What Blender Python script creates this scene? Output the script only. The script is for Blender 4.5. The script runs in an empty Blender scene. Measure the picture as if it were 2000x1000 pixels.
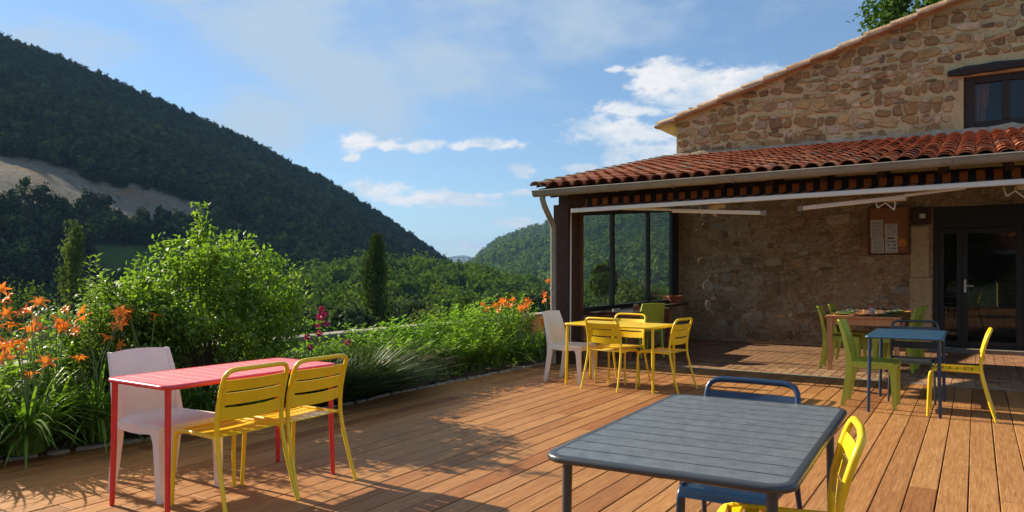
import bpy, math, random
import numpy as np
from mathutils import Vector, Matrix

R = math.radians
scene = bpy.context.scene
COL = scene.collection
random.seed(11)
rng = np.random.default_rng(11)

# ------------------------------------------------------------------ camera
# World axes: X runs to the right along the house front, Y runs into the house (along the deck boards), Z up.
cam_d = bpy.data.cameras.new('camera')
cam_d.sensor_width = 36.0
cam_d.lens = 26.1
cam_d.shift_y = 0.015
cam_d.clip_start = 0.05
cam_d.clip_end = 20000
cam = bpy.data.objects.new('camera', cam_d)
cam.location = (0, 0, 1.38)
cam.rotation_euler = (R(90), 0, R(32.03))
COL.objects.link(cam)
scene.camera = cam

# ------------------------------------------------------------------ sun, sky, exposure
SUN_EL = 28.0
SUN_AZ = -90.0 + 0.6          # degrees clockwise from +Y (so the sun stands on the -X side)
sun_vec = Vector((math.sin(R(SUN_AZ)) * math.cos(R(SUN_EL)), math.cos(R(SUN_AZ)) * math.cos(R(SUN_EL)), math.sin(R(SUN_EL))))
sl = bpy.data.lights.new('sun', 'SUN')
sl.energy = 4.5
sl.angle = R(0.55)
sl.color = (1.0, 0.88, 0.68)
so = bpy.data.objects.new('sun', sl)
so.rotation_euler = sun_vec.to_track_quat('Z', 'Y').to_euler()
so.location = (-20, 0, 20)
COL.objects.link(so)

world = bpy.data.worlds.new('World')
scene.world = world
world.use_nodes = True
SKY_STRENGTH = 0.095

def build_world():
    nt = world.node_tree
    nt.nodes.clear()
    N = nt.nodes.new
    L = nt.links.new
    out = N('ShaderNodeOutputWorld'); bg = N('ShaderNodeBackground')
    bg.inputs['Strength'].default_value = SKY_STRENGTH
    L(bg.outputs[0], out.inputs['Surface'])
    sky = N('ShaderNodeTexSky'); sky.sky_type = 'NISHITA'
    sky.sun_disc = False
    sky.sun_elevation = R(SUN_EL); sky.sun_rotation = R(SUN_AZ)
    sky.altitude = 600; sky.air_density = 0.85; sky.dust_density = 0.05; sky.ozone_density = 3.0
    tc = N('ShaderNodeTexCoord')

    def math_(op, a, b=None, clamp=False):
        n = N('ShaderNodeMath'); n.operation = op; n.use_clamp = clamp
        for i, v in enumerate((a, b)):
            if v is None: continue
            if isinstance(v, (int, float)): n.inputs[i].default_value = v
            else: L(v, n.inputs[i])
        return n.outputs[0]

    def vmath(op, a, b=None, out_i=0):
        n = N('ShaderNodeVectorMath'); n.operation = op
        for i, v in enumerate((a, b)):
            if v is None: continue
            if isinstance(v, (tuple, list, Vector)): n.inputs[i].default_value = tuple(v)
            elif isinstance(v, (int, float)): n.inputs[3].default_value = v
            else: L(v, n.inputs[i])
        return n.outputs[out_i]

    def noise(scale, detail, rough, vec):
        n = N('ShaderNodeTexNoise'); n.inputs['Scale'].default_value = scale
        n.inputs['Detail'].default_value = detail; n.inputs['Roughness'].default_value = rough
        L(vec, n.inputs['Vector']); return n

    def smooth(v, a, b):
        n = N('ShaderNodeMapRange'); n.interpolation_type = 'SMOOTHSTEP'
        n.inputs['From Min'].default_value = a; n.inputs['From Max'].default_value = b
        L(v, n.inputs['Value']); return n.outputs[0]

    d = vmath('NORMALIZE', tc.outputs['Generated'])
    # stretch: clouds are seen at a slant, so they are wider than tall
    dz = vmath('MULTIPLY', d, (1.0, 1.0, 2.2))
    w1 = noise(5.0, 4, 0.6, dz)
    wob = vmath('MULTIPLY', vmath('SUBTRACT', w1.outputs['Color'], (0.5, 0.5, 0.5)), (0.10, 0.10, 0.045))
    dw = vmath('ADD', d, wob)
    fb = noise(34.0, 9, 0.64, dz).outputs['Fac']
    fs = noise(7.0, 7, 0.6, vmath('ADD', dz, (3.1, 1.7, 0.4))).outputs['Fac']

    def blobs(lst):
        acc = None
        for az, el, a, b, w in lst:
            az, el = R(az), R(el)
            c = Vector((math.sin(az) * math.cos(el), math.cos(az) * math.cos(el), math.sin(el)))
            e1 = Vector((math.cos(az), -math.sin(az), 0)); e2 = c.cross(e1); e2 = e2 if e2.z > 0 else -e2
            x = vmath('DOT_PRODUCT', dw, e1 / R(a), out_i=1)
            off = c.dot(e2 / R(b))
            y = vmath('DOT_PRODUCT', dw, e2 / R(b), out_i=1)
            r2 = math_('ADD', math_('MULTIPLY', x, x), math_('MULTIPLY', y, y))
            v = math_('MULTIPLY', math_('SUBTRACT', 1.0, math_('SQRT', r2)), w)
            front = math_('MULTIPLY', math_('LESS_THAN', vmath('DOT_PRODUCT', d, c, out_i=1), 0.0), -9.0)
            v = math_('MAXIMUM', math_('ADD', v, front), -1.0)
            acc = v if acc is None else math_('MAXIMUM', acc, v)
        return acc

    # wide thin veil of cloud across the upper left, with an opening of blue
    veil = blobs([(-48.5, 18.5, 9.5, 6.5, 1.0), (-43.5, 13.5, 8.5, 6.5, 1.0), (-50.5, 10.5, 7.0, 3.6, 0.9), (-56.5, 20.0, 7.0, 2.6, 0.9),
                  (-64.0, 14.5, 7.0, 2.2, 0.7), (-38, 15, 9, 6, 0.75), (-30, 21, 14, 7, 0.75), (-13, 23, 11, 5, 0.6), (-85, 26, 18, 8, 0.8), (-110, 18, 20, 7, 0.8), (-20, 40, 30, 12, 0.6),
                  (40, 25, 25, 9, 0.8), (120, 22, 30, 9, 0.8), (-150, 25, 30, 10, 0.8), (80, 45, 40, 18, 0.9), (-120, 50, 45, 20, 0.9),
                  (-45, 62, 45, 26, 0.95), (60, 66, 45, 26, 0.95), (180, 62, 45, 26, 0.95), (0, 88, 40, 40, 0.95), (-130, 36, 30, 13, 0.9), (100, 34, 30, 13, 0.9), (180, 32, 30, 13, 0.9), (20, 38, 25, 10, 0.85), (-75, 40, 25, 10, 0.85)])  # unseen veil over the rest of the dome, added to brighten the shade
    veil_m = smooth(math_('ADD', veil, math_('MULTIPLY', math_('SUBTRACT', fs, 0.5), 2.0)), -0.05, 0.85)
    cum = blobs([(-44.2, 9.7, 1.9, 0.95, 1.0), (-41.3, 9.6, 2.0, 0.6, 0.85), (-38.6, 9.6, 1.8, 0.75, 0.9), (-34.6, 9.5, 3.6, 0.5, 0.75),
                 (-44.2, 8.5, 0.9, 0.35, 0.7), (-31.7, 7.6, 1.3, 0.75, 1.0), (-42.5, 6.1, 3.2, 0.9, 0.75), (-37.0, 5.4, 6.0, 0.65, 0.85),
                 (-32.2, 3.9, 1.8, 0.4, 0.8), (-31.6, 5.9, 1.5, 0.35, 0.6), (-20.6, 14.4, 2.8, 1.5, 1.0), (-16.5, 13.2, 6.0, 2.2, 0.9), (-23.2, 12.3, 3.0, 0.75, 0.85),
                 (-23.5, 10.5, 4.6, 1.4, 0.8), (-21.0, 9.0, 4.5, 1.2, 0.7), (-24.0, 8.2, 1.9, 0.95, 1.0), (-27.0, 7.6, 1.9, 0.5, 0.9), (-24.4, 15.0, 0.9, 0.4, 0.8),
                 (-34.3, 1.9, 1.8, 0.6, 0.7), (-8, 11, 9, 3, 0.8), (15, 12, 9, 3, 0.9), (45, 9, 10, 2.4, 0.9), (90, 11, 12, 3, 0.9), (140, 9, 12, 3, 0.9),
                 (-140, 11, 12, 3, 0.9), (-100, 9, 9, 2.5, 0.8)])
    cum_m = smooth(math_('ADD', cum, math_('MULTIPLY', math_('SUBTRACT', fb, 0.5), 1.7)), -0.02, 0.52)
    # shading inside the clouds: thick middles a little greyer
    shade = smooth(noise(14.0, 5, 0.6, vmath('ADD', dz, (0.0, 0.0, 0.08))).outputs['Fac'], 0.35, 0.65)

    def mix(f, a, b):
        n = N('ShaderNodeMix'); n.data_type = 'RGBA'
        for sock, v in ((n.inputs[0], f), (n.inputs[6], a), (n.inputs[7], b)):
            if isinstance(v, (int, float)): sock.default_value = v
            elif isinstance(v, tuple): sock.default_value = v
            else: L(v, sock)
        return n.outputs[2]

    k = 1.0 / SKY_STRENGTH
    veil_c = (0.235 * k, 0.285 * k, 0.33 * k, 1)
    cum_c = mix(shade, (0.27 * k, 0.32 * k, 0.37 * k, 1), (0.45 * k, 0.435 * k, 0.42 * k, 1))
    tint = N('ShaderNodeMix'); tint.data_type = 'RGBA'; tint.blend_type = 'MULTIPLY'; tint.inputs[0].default_value = 1.0
    L(sky.outputs[0], tint.inputs[6]); tint.inputs[7].default_value = (0.97, 0.97, 0.91, 1)
    sp = N('ShaderNodeSeparateXYZ'); L(d, sp.inputs[0])
    low = N('ShaderNodeMapRange'); low.inputs['From Min'].default_value = 0.0; low.inputs['From Max'].default_value = 0.55
    low.inputs['To Min'].default_value = 0.56; low.inputs['To Max'].default_value = 1.0; L(sp.outputs['Z'], low.inputs['Value'])
    clear = vmath('SCALE', tint.outputs[2], None); L(low.outputs[0], clear.node.inputs['Scale'])     # sky colour scaled down towards the horizon
    c1 = mix(math_('MULTIPLY', veil_m, 0.80), clear, veil_c)
    c2 = mix(math_('MULTIPLY', cum_m, 0.92), c1, cum_c)
    L(c2, bg.inputs['Color'])
build_world()

scene.view_settings.view_transform = 'Standard'
scene.view_settings.look = 'None'
scene.view_settings.exposure = 1.2
scene.view_settings.gamma = 1.0
scene.view_settings.use_curve_mapping = False
scene.cycles.use_denoising = True
scene.cycles.max_bounces = 8
scene.cycles.transparent_max_bounces = 12
scene.cycles.volume_bounces = 0
scene.cycles.caustics_reflective = False
scene.cycles.caustics_refractive = False

# ------------------------------------------------------------------ helpers
def tag(o, label=None, cat=None, group=None, kind=None):
    if label: o['label'] = label
    if cat: o['category'] = cat
    if group: o['group'] = group
    if kind: o['kind'] = kind
    return o

def empty(name, loc=(0, 0, 0), rz=0.0, label=None, cat=None, group=None):
    o = bpy.data.objects.new(name, None)
    o.empty_display_size = 0.1
    o.location = loc
    o.rotation_euler = (0, 0, rz)
    COL.objects.link(o)
    return tag(o, label, cat, group)

def link(name, me, parent=None, loc=None, rot=None, scale=None):
    o = bpy.data.objects.new(name, me)
    COL.objects.link(o)
    if parent is not None: o.parent = parent
    if loc is not None: o.location = loc
    if rot is not None: o.rotation_euler = rot
    if scale is not None: o.scale = scale
    return o

def kids(o):
    return [c for c in bpy.data.objects if c.parent == o]

def copy_tree(o, parent=None):
    c = o.copy()
    COL.objects.link(c)
    c.parent = parent
    for ch in o.children:
        copy_tree(ch, c)
    return c

class MB:
    """collects shapes, then becomes one mesh object"""
    def __init__(s):
        s.v = []; s.f = []
    def add(s, vs, fs):
        b = len(s.v)
        s.v.extend(tuple(p) for p in vs)
        s.f.extend(tuple(i + b for i in f) for f in fs)
        return s
    def box(s, x0, x1, y0, y1, z0, z1):
        return s.add([(x, y, z) for z in (z0, z1) for y in (y0, y1) for x in (x0, x1)],
                     [(0, 2, 3, 1), (4, 5, 7, 6), (0, 1, 5, 4), (2, 6, 7, 3), (0, 4, 6, 2), (1, 3, 7, 5)])
    def cbox(s, x0, x1, y0, y1, z0, z1, c=0.003, M=None):
        """box with chamfered edges"""
        c = min(c, abs(x1 - x0) * .45, abs(y1 - y0) * .45, abs(z1 - z0) * .45)
        vs = []; idx = {}
        X = (x0, x1); Y = (y0, y1); Z = (z0, z1)
        for i in (0, 1):
            for j in (0, 1):
                for k in (0, 1):
                    sx, sy, sz = (1, -1)[i], (1, -1)[j], (1, -1)[k]
                    for a in range(3):
                        p = [X[i] + sx * c, Y[j] + sy * c, Z[k] + sz * c]
                        p[a] = (X[i], Y[j], Z[k])[a]
                        idx[i, j, k, a] = len(vs); vs.append(p)
        fs = []
        g = lambda i, j, k, a: idx[i, j, k, a]
        fs.append([g(0, 0, 0, 0), g(0, 0, 1, 0), g(0, 1, 1, 0), g(0, 1, 0, 0)])
        fs.append([g(1, 0, 0, 0), g(1, 1, 0, 0), g(1, 1, 1, 0), g(1, 0, 1, 0)])
        fs.append([g(0, 0, 0, 1), g(1, 0, 0, 1), g(1, 0, 1, 1), g(0, 0, 1, 1)])
        fs.append([g(0, 1, 0, 1), g(0, 1, 1, 1), g(1, 1, 1, 1), g(1, 1, 0, 1)])
        fs.append([g(0, 0, 0, 2), g(0, 1, 0, 2), g(1, 1, 0, 2), g(1, 0, 0, 2)])
        fs.append([g(0, 0, 1, 2), g(1, 0, 1, 2), g(1, 1, 1, 2), g(0, 1, 1, 2)])
        for i in (0, 1):
            for j in (0, 1):
                fs.append([g(i, j, 0, 0), g(i, j, 0, 1), g(i, j, 1, 1), g(i, j, 1, 0)])
                fs.append([g(i, 0, j, 0), g(i, 0, j, 2), g(i, 1, j, 2), g(i, 1, j, 0)])
                fs.append([g(0, i, j, 1), g(0, i, j, 2), g(1, i, j, 2), g(1, i, j, 1)])
                for k in (0, 1):
                    fs.append([g(i, j, k, 0), g(i, j, k, 1), g(i, j, k, 2)])
        if M is not None: vs = [tuple(M @ Vector(p)) for p in vs]
        return s.add(vs, fs)
    def beam(s, a, b, w, h, up=(0, 0, 1), c=0.0):
        """box from a to b, w wide and h high"""
        a = Vector(a); b = Vector(b); d = (b - a); ln = d.length; d.normalize()
        side = d.cross(Vector(up)).normalized(); u = side.cross(d).normalized()
        M = Matrix(((side.x, d.x, u.x, a.x), (side.y, d.y, u.y, a.y), (side.z, d.z, u.z, a.z), (0, 0, 0, 1)))
        if c: return s.cbox(-w / 2, w / 2, 0, ln, -h / 2, h / 2, c, M)
        vs = [tuple(M @ Vector((x, y, z))) for z in (-h / 2, h / 2) for y in (0, ln) for x in (-w / 2, w / 2)]
        return s.add(vs, [(0, 2, 3, 1), (4, 5, 7, 6), (0, 1, 5, 4), (2, 6, 7, 3), (0, 4, 6, 2), (1, 3, 7, 5)])
    def tube(s, path, r, n=8, caps=True, closed=False):
        P = [Vector(p) for p in path]; m = len(P)
        rr = r if isinstance(r, (list, tuple)) else [r] * m
        rings = []; prev = None
        for i, p in enumerate(P):
            if closed: t = P[(i + 1) % m] - P[i - 1]
            else: t = P[min(i + 1, m - 1)] - P[max(i - 1, 0)]
            t.normalize()
            if prev is None:
                ref = Vector((0, 0, 1)) if abs(t.z) < 0.9 else Vector((1, 0, 0))
                e1 = t.cross(ref).normalized()
            else:
                e1 = (prev - t * prev.dot(t)).normalized()
            e2 = t.cross(e1); prev = e1
            rings.append([p + (e1 * math.cos(2 * math.pi * k / n) + e2 * math.sin(2 * math.pi * k / n)) * rr[i] for k in range(n)])
        vs = [q for ring in rings for q in ring]
        fs = []
        for i in range(m if closed else m - 1):
            a = i * n; b = ((i + 1) % m) * n
            for k in range(n):
                k2 = (k + 1) % n
                fs.append((a + k, a + k2, b + k2, b + k))
        if caps and not closed:
            fs.append(tuple(range(n - 1, -1, -1))); fs.append(tuple((m - 1) * n + k for k in range(n)))
        return s.add(vs, fs)
    def lathe(s, prof, n=16, at=(0, 0, 0)):
        vs = []; fs = []
        for r, z in prof:
            for k in range(n):
                a = 2 * math.pi * k / n
                vs.append((at[0] + r * math.cos(a), at[1] + r * math.sin(a), at[2] + z))
        for i in range(len(prof) - 1):
            for k in range(n):
                k2 = (k + 1) % n
                fs.append((i * n + k, i * n + k2, (i + 1) * n + k2, (i + 1) * n + k))
        return s.add(vs, fs)
    def sheet(s, G, th):
        """a bent panel: G is a grid [i][j] of points, th its thickness"""
        ni, nj = len(G), len(G[0])
        G = [[Vector(p) for p in row] for row in G]
        Nn = [[None] * nj for _ in range(ni)]
        for i in range(ni):
            for j in range(nj):
                a = G[min(i + 1, ni - 1)][j] - G[max(i - 1, 0)][j]
                b = G[i][min(j + 1, nj - 1)] - G[i][max(j - 1, 0)]
                Nn[i][j] = a.cross(b).normalized()
        top = [G[i][j] + Nn[i][j] * th / 2 for i in range(ni) for j in range(nj)]
        bot = [G[i][j] - Nn[i][j] * th / 2 for i in range(ni) for j in range(nj)]
        o = ni * nj; fs = []
        for i in range(ni - 1):
            for j in range(nj - 1):
                a, b, c, d = i * nj + j, (i + 1) * nj + j, (i + 1) * nj + j + 1, i * nj + j + 1
                fs.append((a, b, c, d)); fs.append((o + d, o + c, o + b, o + a))
        rim = [(i, 0) for i in range(ni)] + [(ni - 1, j) for j in range(1, nj)] + [(i, nj - 1) for i in range(ni - 2, -1, -1)] + [(0, j) for j in range(nj - 2, 0, -1)]
        for q in range(len(rim)):
            a = rim[q][0] * nj + rim[q][1]; b = rim[(q + 1) % len(rim)][0] * nj + rim[(q + 1) % len(rim)][1]
            fs.append((b, a, o + a, o + b))
        return s.add(top + bot, fs)
    def mesh(s, name, mat, smooth=None):
        me = bpy.data.meshes.new(name)
        me.from_pydata(s.v, [], s.f)
        if mat: me.materials.append(mat)
        if smooth is not None:
            me.shade_smooth()
            me.set_sharp_from_angle(angle=R(smooth))
        me.update()
        return me
    def build(s, name, mat, parent=None, smooth=None, loc=None, rot=None):
        return link(name, s.mesh(name, mat, smooth), parent, loc, rot)

def np_mesh(name, V, F, mat, smooth=False):
    V = np.asarray(V, dtype=np.float32); F = np.asarray(F, dtype=np.int32)
    me = bpy.data.meshes.new(name)
    n, k = F.shape
    me.vertices.add(len(V)); me.vertices.foreach_set('co', V.ravel())
    me.loops.add(n * k); me.loops.foreach_set('vertex_index', F.ravel())
    me.polygons.add(n); me.polygons.foreach_set('loop_start', np.arange(0, n * k, k, dtype=np.int32))
    me.materials.append(mat)
    if smooth: me.polygons.foreach_set('use_smooth', np.ones(n, dtype=bool))
    me.update(calc_edges=True)
    me.validate()
    return me

def leaf_cards(C, A, Nn, ln, wd, fold=0.25):
    """leaf-shaped quads: C centres, A length directions, Nn rough normals; returns verts, faces"""
    n = len(C)
    A = A / (np.linalg.norm(A, axis=1, keepdims=True) + 1e-9)
    B = np.cross(A, Nn); B /= (np.linalg.norm(B, axis=1, keepdims=True) + 1e-9)
    Nv = np.cross(B, A)
    ln = np.broadcast_to(np.asarray(ln).reshape(-1, 1), (n, 1)); wd = np.broadcast_to(np.asarray(wd).reshape(-1, 1), (n, 1))
    base = C - A * ln * .5
    tip = C + A * ln * .5 - Nv * ln * fold * .3
    l = C - A * ln * .08 + B * wd * .5 + Nv * wd * fold
    r = C - A * ln * .08 - B * wd * .5 + Nv * wd * fold
    V = np.stack([base, r, tip, l], axis=1).reshape(-1, 3)
    F = np.arange(4 * n).reshape(-1, 4)
    return V, F

def rand_dirs(n):
    d = rng.normal(size=(n, 3)); return d / np.linalg.norm(d, axis=1, keepdims=True)

# ------------------------------------------------------------------ materials
def new_mat(name):
    m = bpy.data.materials.new(name)
    m.use_nodes = True
    nt = m.node_tree
    b = nt.nodes['Principled BSDF']
    return m, nt, b

def ramp(nt, stops, fac=None):
    n = nt.nodes.new('ShaderNodeValToRGB')
    el = n.color_ramp.elements
    while len(el) > 1: el.remove(el[-1])
    el[0].position = stops[0][0]; el[0].color = (*stops[0][1], 1)
    for p, c in stops[1:]:
        e = el.new(p); e.color = (*c, 1)
    if fac is not None: nt.links.new(fac, n.inputs[0])
    return n.outputs[0]

def nmix(nt, f, a, b, blend='MIX'):
    n = nt.nodes.new('ShaderNodeMix'); n.data_type = 'RGBA'; n.blend_type = blend
    for sock, v in ((n.inputs[0], f), (n.inputs[6], a), (n.inputs[7], b)):
        if isinstance(v, (int, float)): sock.default_value = v
        elif isinstance(v, tuple): sock.default_value = v if len(v) == 4 else (*v, 1)
        else: nt.links.new(v, sock)
    return n.outputs[2]

def nnoise(nt, scale, detail=4, rough=.55, coord='Object', stretch=None, rnd=False, distort=0.0):
    tc = nt.nodes.new('ShaderNodeTexCoord')
    vec = tc.outputs[coord]
    if rnd:
        oi = nt.nodes.new('ShaderNodeObjectInfo')
        m = nt.nodes.new('ShaderNodeMath'); m.operation = 'MULTIPLY'; m.inputs[1].default_value = 57.0
        nt.links.new(oi.outputs['Random'], m.inputs[0])
        ad = nt.nodes.new('ShaderNodeVectorMath'); ad.operation = 'ADD'
        nt.links.new(vec, ad.inputs[0]); nt.links.new(m.outputs[0], ad.inputs[1]); vec = ad.outputs[0]
    if stretch:
        mp = nt.nodes.new('ShaderNodeVectorMath'); mp.operation = 'MULTIPLY'; mp.inputs[1].default_value = stretch
        nt.links.new(vec, mp.inputs[0]); vec = mp.outputs[0]
    n = nt.nodes.new('ShaderNodeTexNoise')
    n.inputs['Scale'].default_value = scale; n.inputs['Detail'].default_value = detail; n.inputs['Roughness'].default_value = rough
    n.inputs['Distortion'].default_value = distort
    nt.links.new(vec, n.inputs['Vector'])
    return n.outputs['Fac']

def bump(nt, b, h, strength=.3, dist=.01):
    n = nt.nodes.new('ShaderNodeBump'); n.inputs['Strength'].default_value = strength; n.inputs['Distance'].default_value = dist
    nt.links.new(h, n.inputs['Height']); nt.links.new(n.outputs[0], b.inputs['Normal'])

def obj_random(nt):
    return nt.nodes.new('ShaderNodeObjectInfo').outputs['Random']

def simple(name, col, rough=.5, metal=0.0, var=.18, scale=6.0, bmp=0.0, bscale=60.0, rnd=False, coat=0.0):
    """one colour with soft wear: a lighter and a darker cloud of it, uneven gloss"""
    m, nt, b = new_mat(name)
    f = nnoise(nt, scale, 5, .6, rnd=True)
    lo = tuple(c * (1 - var) for c in col); hi = tuple(min(1, c * (1 + var)) for c in col)
    c = ramp(nt, [(.3, lo), (.7, hi)], f)
    if rnd:
        c = nmix(nt, obj_random(nt), c, nmix(nt, 1.0, c, (.72, .72, .72), 'MULTIPLY'))
    nt.links.new(c, b.inputs['Base Color'])
    rr = nt.nodes.new('ShaderNodeMapRange'); rr.inputs['To Min'].default_value = max(0, rough - .08); rr.inputs['To Max'].default_value = min(1, rough + .1)
    nt.links.new(nnoise(nt, scale * 3, 4), rr.inputs['Value']); nt.links.new(rr.outputs[0], b.inputs['Roughness'])
    b.inputs['Metallic'].default_value = metal
    b.inputs['Coat Weight'].default_value = coat
    if bmp: bump(nt, b, nnoise(nt, bscale, 3), bmp, .004)
    return m

def leaf_mat(name, dark, light, trans=.35, scale=2.5, rnd=True, rough=.5, spec=.3, vary=None):
    m = bpy.data.materials.new(name); m.use_nodes = True
    nt = m.node_tree; b = nt.nodes['Principled BSDF']; out = nt.nodes['Material Output']
    f = nnoise(nt, scale, 3, .6)
    c = ramp(nt, [(.3, dark), (.7, light)], f)
    if rnd:
        r_ = ramp(nt, vary or [(0, (.62, .66, .7)), (.5, (1, 1, 1)), (1, (1.35, 1.2, .8))], obj_random(nt))
        c = nmix(nt, 1.0, c, r_, 'MULTIPLY')
    nt.links.new(c, b.inputs['Base Color']); b.inputs['Roughness'].default_value = rough
    b.inputs['Specular IOR Level'].default_value = spec
    t = nt.nodes.new('ShaderNodeBsdfTranslucent')
    tcol = nmix(nt, 1.0, c, (1.5, 1.55, .55), 'MULTIPLY')
    nt.links.new(tcol, t.inputs['Color'])
    mx = nt.nodes.new('ShaderNodeMixShader'); mx.inputs[0].default_value = trans
    nt.links.new(b.outputs[0], mx.inputs[1]); nt.links.new(t.outputs[0], mx.inputs[2])
    nt.links.new(mx.outputs[0], out.inputs['Surface'])
    return m

def plank_mat():
    m, nt, b = new_mat('deck_wood')
    g = nnoise(nt, 7, 6, .65, stretch=(9, .55, 9), rnd=True, distort=.6)
    fine = nnoise(nt, 40, 4, .6, stretch=(6, .25, 6), rnd=True)
    base = ramp(nt, [(.22, (.19, .078, .028)), (.42, (.315, .145, .053)), (.6, (.40, .202, .076)), (.8, (.51, .29, .118))], g)
    tone = ramp(nt, [(0, (.64, .53, .49)), (.10, (.82, .74, .69)), (.35, (.96, .94, .92)), (.6, (1.03, 1.02, 1.0)), (.85, (1.15, 1.14, 1.08)), (.94, (.92, .8, .73)), (1, (.72, .58, .54))], obj_random(nt))
    c = nmix(nt, 1.0, base, tone, 'MULTIPLY')
    c = nmix(nt, .35, c, nmix(nt, 1.0, c, ramp(nt, [(.3, (.55, .5, .5)), (.6, (1.15, 1.1, 1.05))], fine), 'MULTIPLY'))
    # grey weathering in patches
    w = ramp(nt, [(.55, (0, 0, 0)), (.8, (.3, .3, .3))], nnoise(nt, 1.3, 4, .6, coord='Generated', rnd=True))
    c = nmix(nt, w, c, (.24, .145, .095))
    nt.links.new(c, b.inputs['Base Color'])
    rr = nt.nodes.new('ShaderNodeMapRange'); rr.inputs['To Min'].default_value = .45; rr.inputs['To Max'].default_value = .7
    nt.links.new(g, rr.inputs['Value']); nt.links.new(rr.outputs[0], b.inputs['Roughness'])
    b.inputs['Specular IOR Level'].default_value = .16
    bump(nt, b, fine, .25, .003)
    return m

def stone_mat(name, stops, mul=1.0):
    m, nt, b = new_mat(name)
    c = ramp(nt, stops, obj_random(nt))
    n1 = nnoise(nt, 2.2, 6, .7, rnd=True)
    n2 = nnoise(nt, 9, 5, .7, rnd=True)
    c = nmix(nt, 1.0, c, ramp(nt, [(.28, (.6, .56, .5)), (.5, (1, 1, 1)), (.72, (1.3, 1.22, 1.05))], n1), 'MULTIPLY')
    c = nmix(nt, .6, c, nmix(nt, 1.0, c, ramp(nt, [(.35, (.6, .6, .6)), (.65, (1.25, 1.25, 1.25))], n2), 'MULTIPLY'))
    nt.links.new(c, b.inputs['Base Color']); b.inputs['Roughness'].default_value = .9
    b.inputs['Specular IOR Level'].default_value = .2
    bump(nt, b, n2, .8, .03)
    return m

def mortar_mat(name, dark, light):
    m, nt, b = new_mat(name)
    n1 = nnoise(nt, 1.7, 6, .65); n2 = nnoise(nt, 22, 5, .7)
    c = ramp(nt, [(.3, dark), (.7, light)], n1)
    c = nmix(nt, .5, c, nmix(nt, 1.0, c, ramp(nt, [(.35, (.55, .55, .55)), (.65, (1.2, 1.2, 1.2))], n2), 'MULTIPLY'))
    nt.links.new(c, b.inputs['Base Color']); b.inputs['Roughness'].default_value = .95
    b.inputs['Specular IOR Level'].default_value = .15
    bump(nt, b, n2, .9, .02)
    return m

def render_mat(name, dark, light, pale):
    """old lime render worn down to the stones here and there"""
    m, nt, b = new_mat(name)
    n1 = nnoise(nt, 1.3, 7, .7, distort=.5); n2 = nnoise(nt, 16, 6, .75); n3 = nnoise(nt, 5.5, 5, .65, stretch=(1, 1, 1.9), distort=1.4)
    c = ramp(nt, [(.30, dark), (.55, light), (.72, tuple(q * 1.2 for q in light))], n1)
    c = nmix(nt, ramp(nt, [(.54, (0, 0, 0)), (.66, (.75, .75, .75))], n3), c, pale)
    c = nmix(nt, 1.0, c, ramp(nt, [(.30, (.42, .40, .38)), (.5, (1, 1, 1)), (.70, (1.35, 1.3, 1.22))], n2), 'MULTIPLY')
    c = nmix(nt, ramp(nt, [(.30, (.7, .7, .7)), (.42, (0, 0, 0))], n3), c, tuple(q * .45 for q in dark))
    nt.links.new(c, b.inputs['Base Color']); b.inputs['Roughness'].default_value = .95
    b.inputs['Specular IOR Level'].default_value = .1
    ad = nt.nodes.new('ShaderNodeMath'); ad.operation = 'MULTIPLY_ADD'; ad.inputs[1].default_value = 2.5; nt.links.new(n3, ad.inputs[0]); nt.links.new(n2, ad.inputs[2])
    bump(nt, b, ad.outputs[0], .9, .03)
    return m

def glass_mat(name, tint=(1, 1, 1), trans=.9, rough=.0, refl=.04):
    """thin pane: mostly clear, with a fresnel reflection"""
    m = bpy.data.materials.new(name); m.use_nodes = True
    nt = m.node_tree; nt.nodes.remove(nt.nodes['Principled BSDF']); out = nt.nodes['Material Output']
    tr = nt.nodes.new('ShaderNodeBsdfTransparent'); tr.inputs[0].default_value = (tint[0] * trans, tint[1] * trans, tint[2] * trans, 1)
    gl = nt.nodes.new('ShaderNodeBsdfGlossy'); gl.inputs['Roughness'].default_value = rough
    lw_ = nt.nodes.new('ShaderNodeLayerWeight'); lw_.inputs[0].default_value = .5      # facing: 0 head-on, 1 at grazing
    pw_ = nt.nodes.new('ShaderNodeMath'); pw_.operation = 'POWER'; pw_.inputs[1].default_value = 5.0; nt.links.new(lw_.outputs['Facing'], pw_.inputs[0])
    fr = nt.nodes.new('ShaderNodeMath'); fr.operation = 'MULTIPLY_ADD'; fr.inputs[1].default_value = .96; fr.inputs[2].default_value = refl; nt.links.new(pw_.outputs[0], fr.inputs[0])
    df = nt.nodes.new('ShaderNodeBsdfDiffuse'); df.inputs[0].default_value = (.6, .65, .65, 1)
    ms = nt.nodes.new('ShaderNodeMixShader'); nt.links.new(fr.outputs[0], ms.inputs[0])
    nt.links.new(tr.outputs[0], ms.inputs[1]); nt.links.new(gl.outputs[0], ms.inputs[2])
    m2 = nt.nodes.new('ShaderNodeMixShader'); m2.inputs[0].default_value = .006      # a film of dust
    nt.links.new(ms.outputs[0], m2.inputs[1]); nt.links.new(df.outputs[0], m2.inputs[2])
    nt.links.new(m2.outputs[0], out.inputs['Surface'])
    return m

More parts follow.
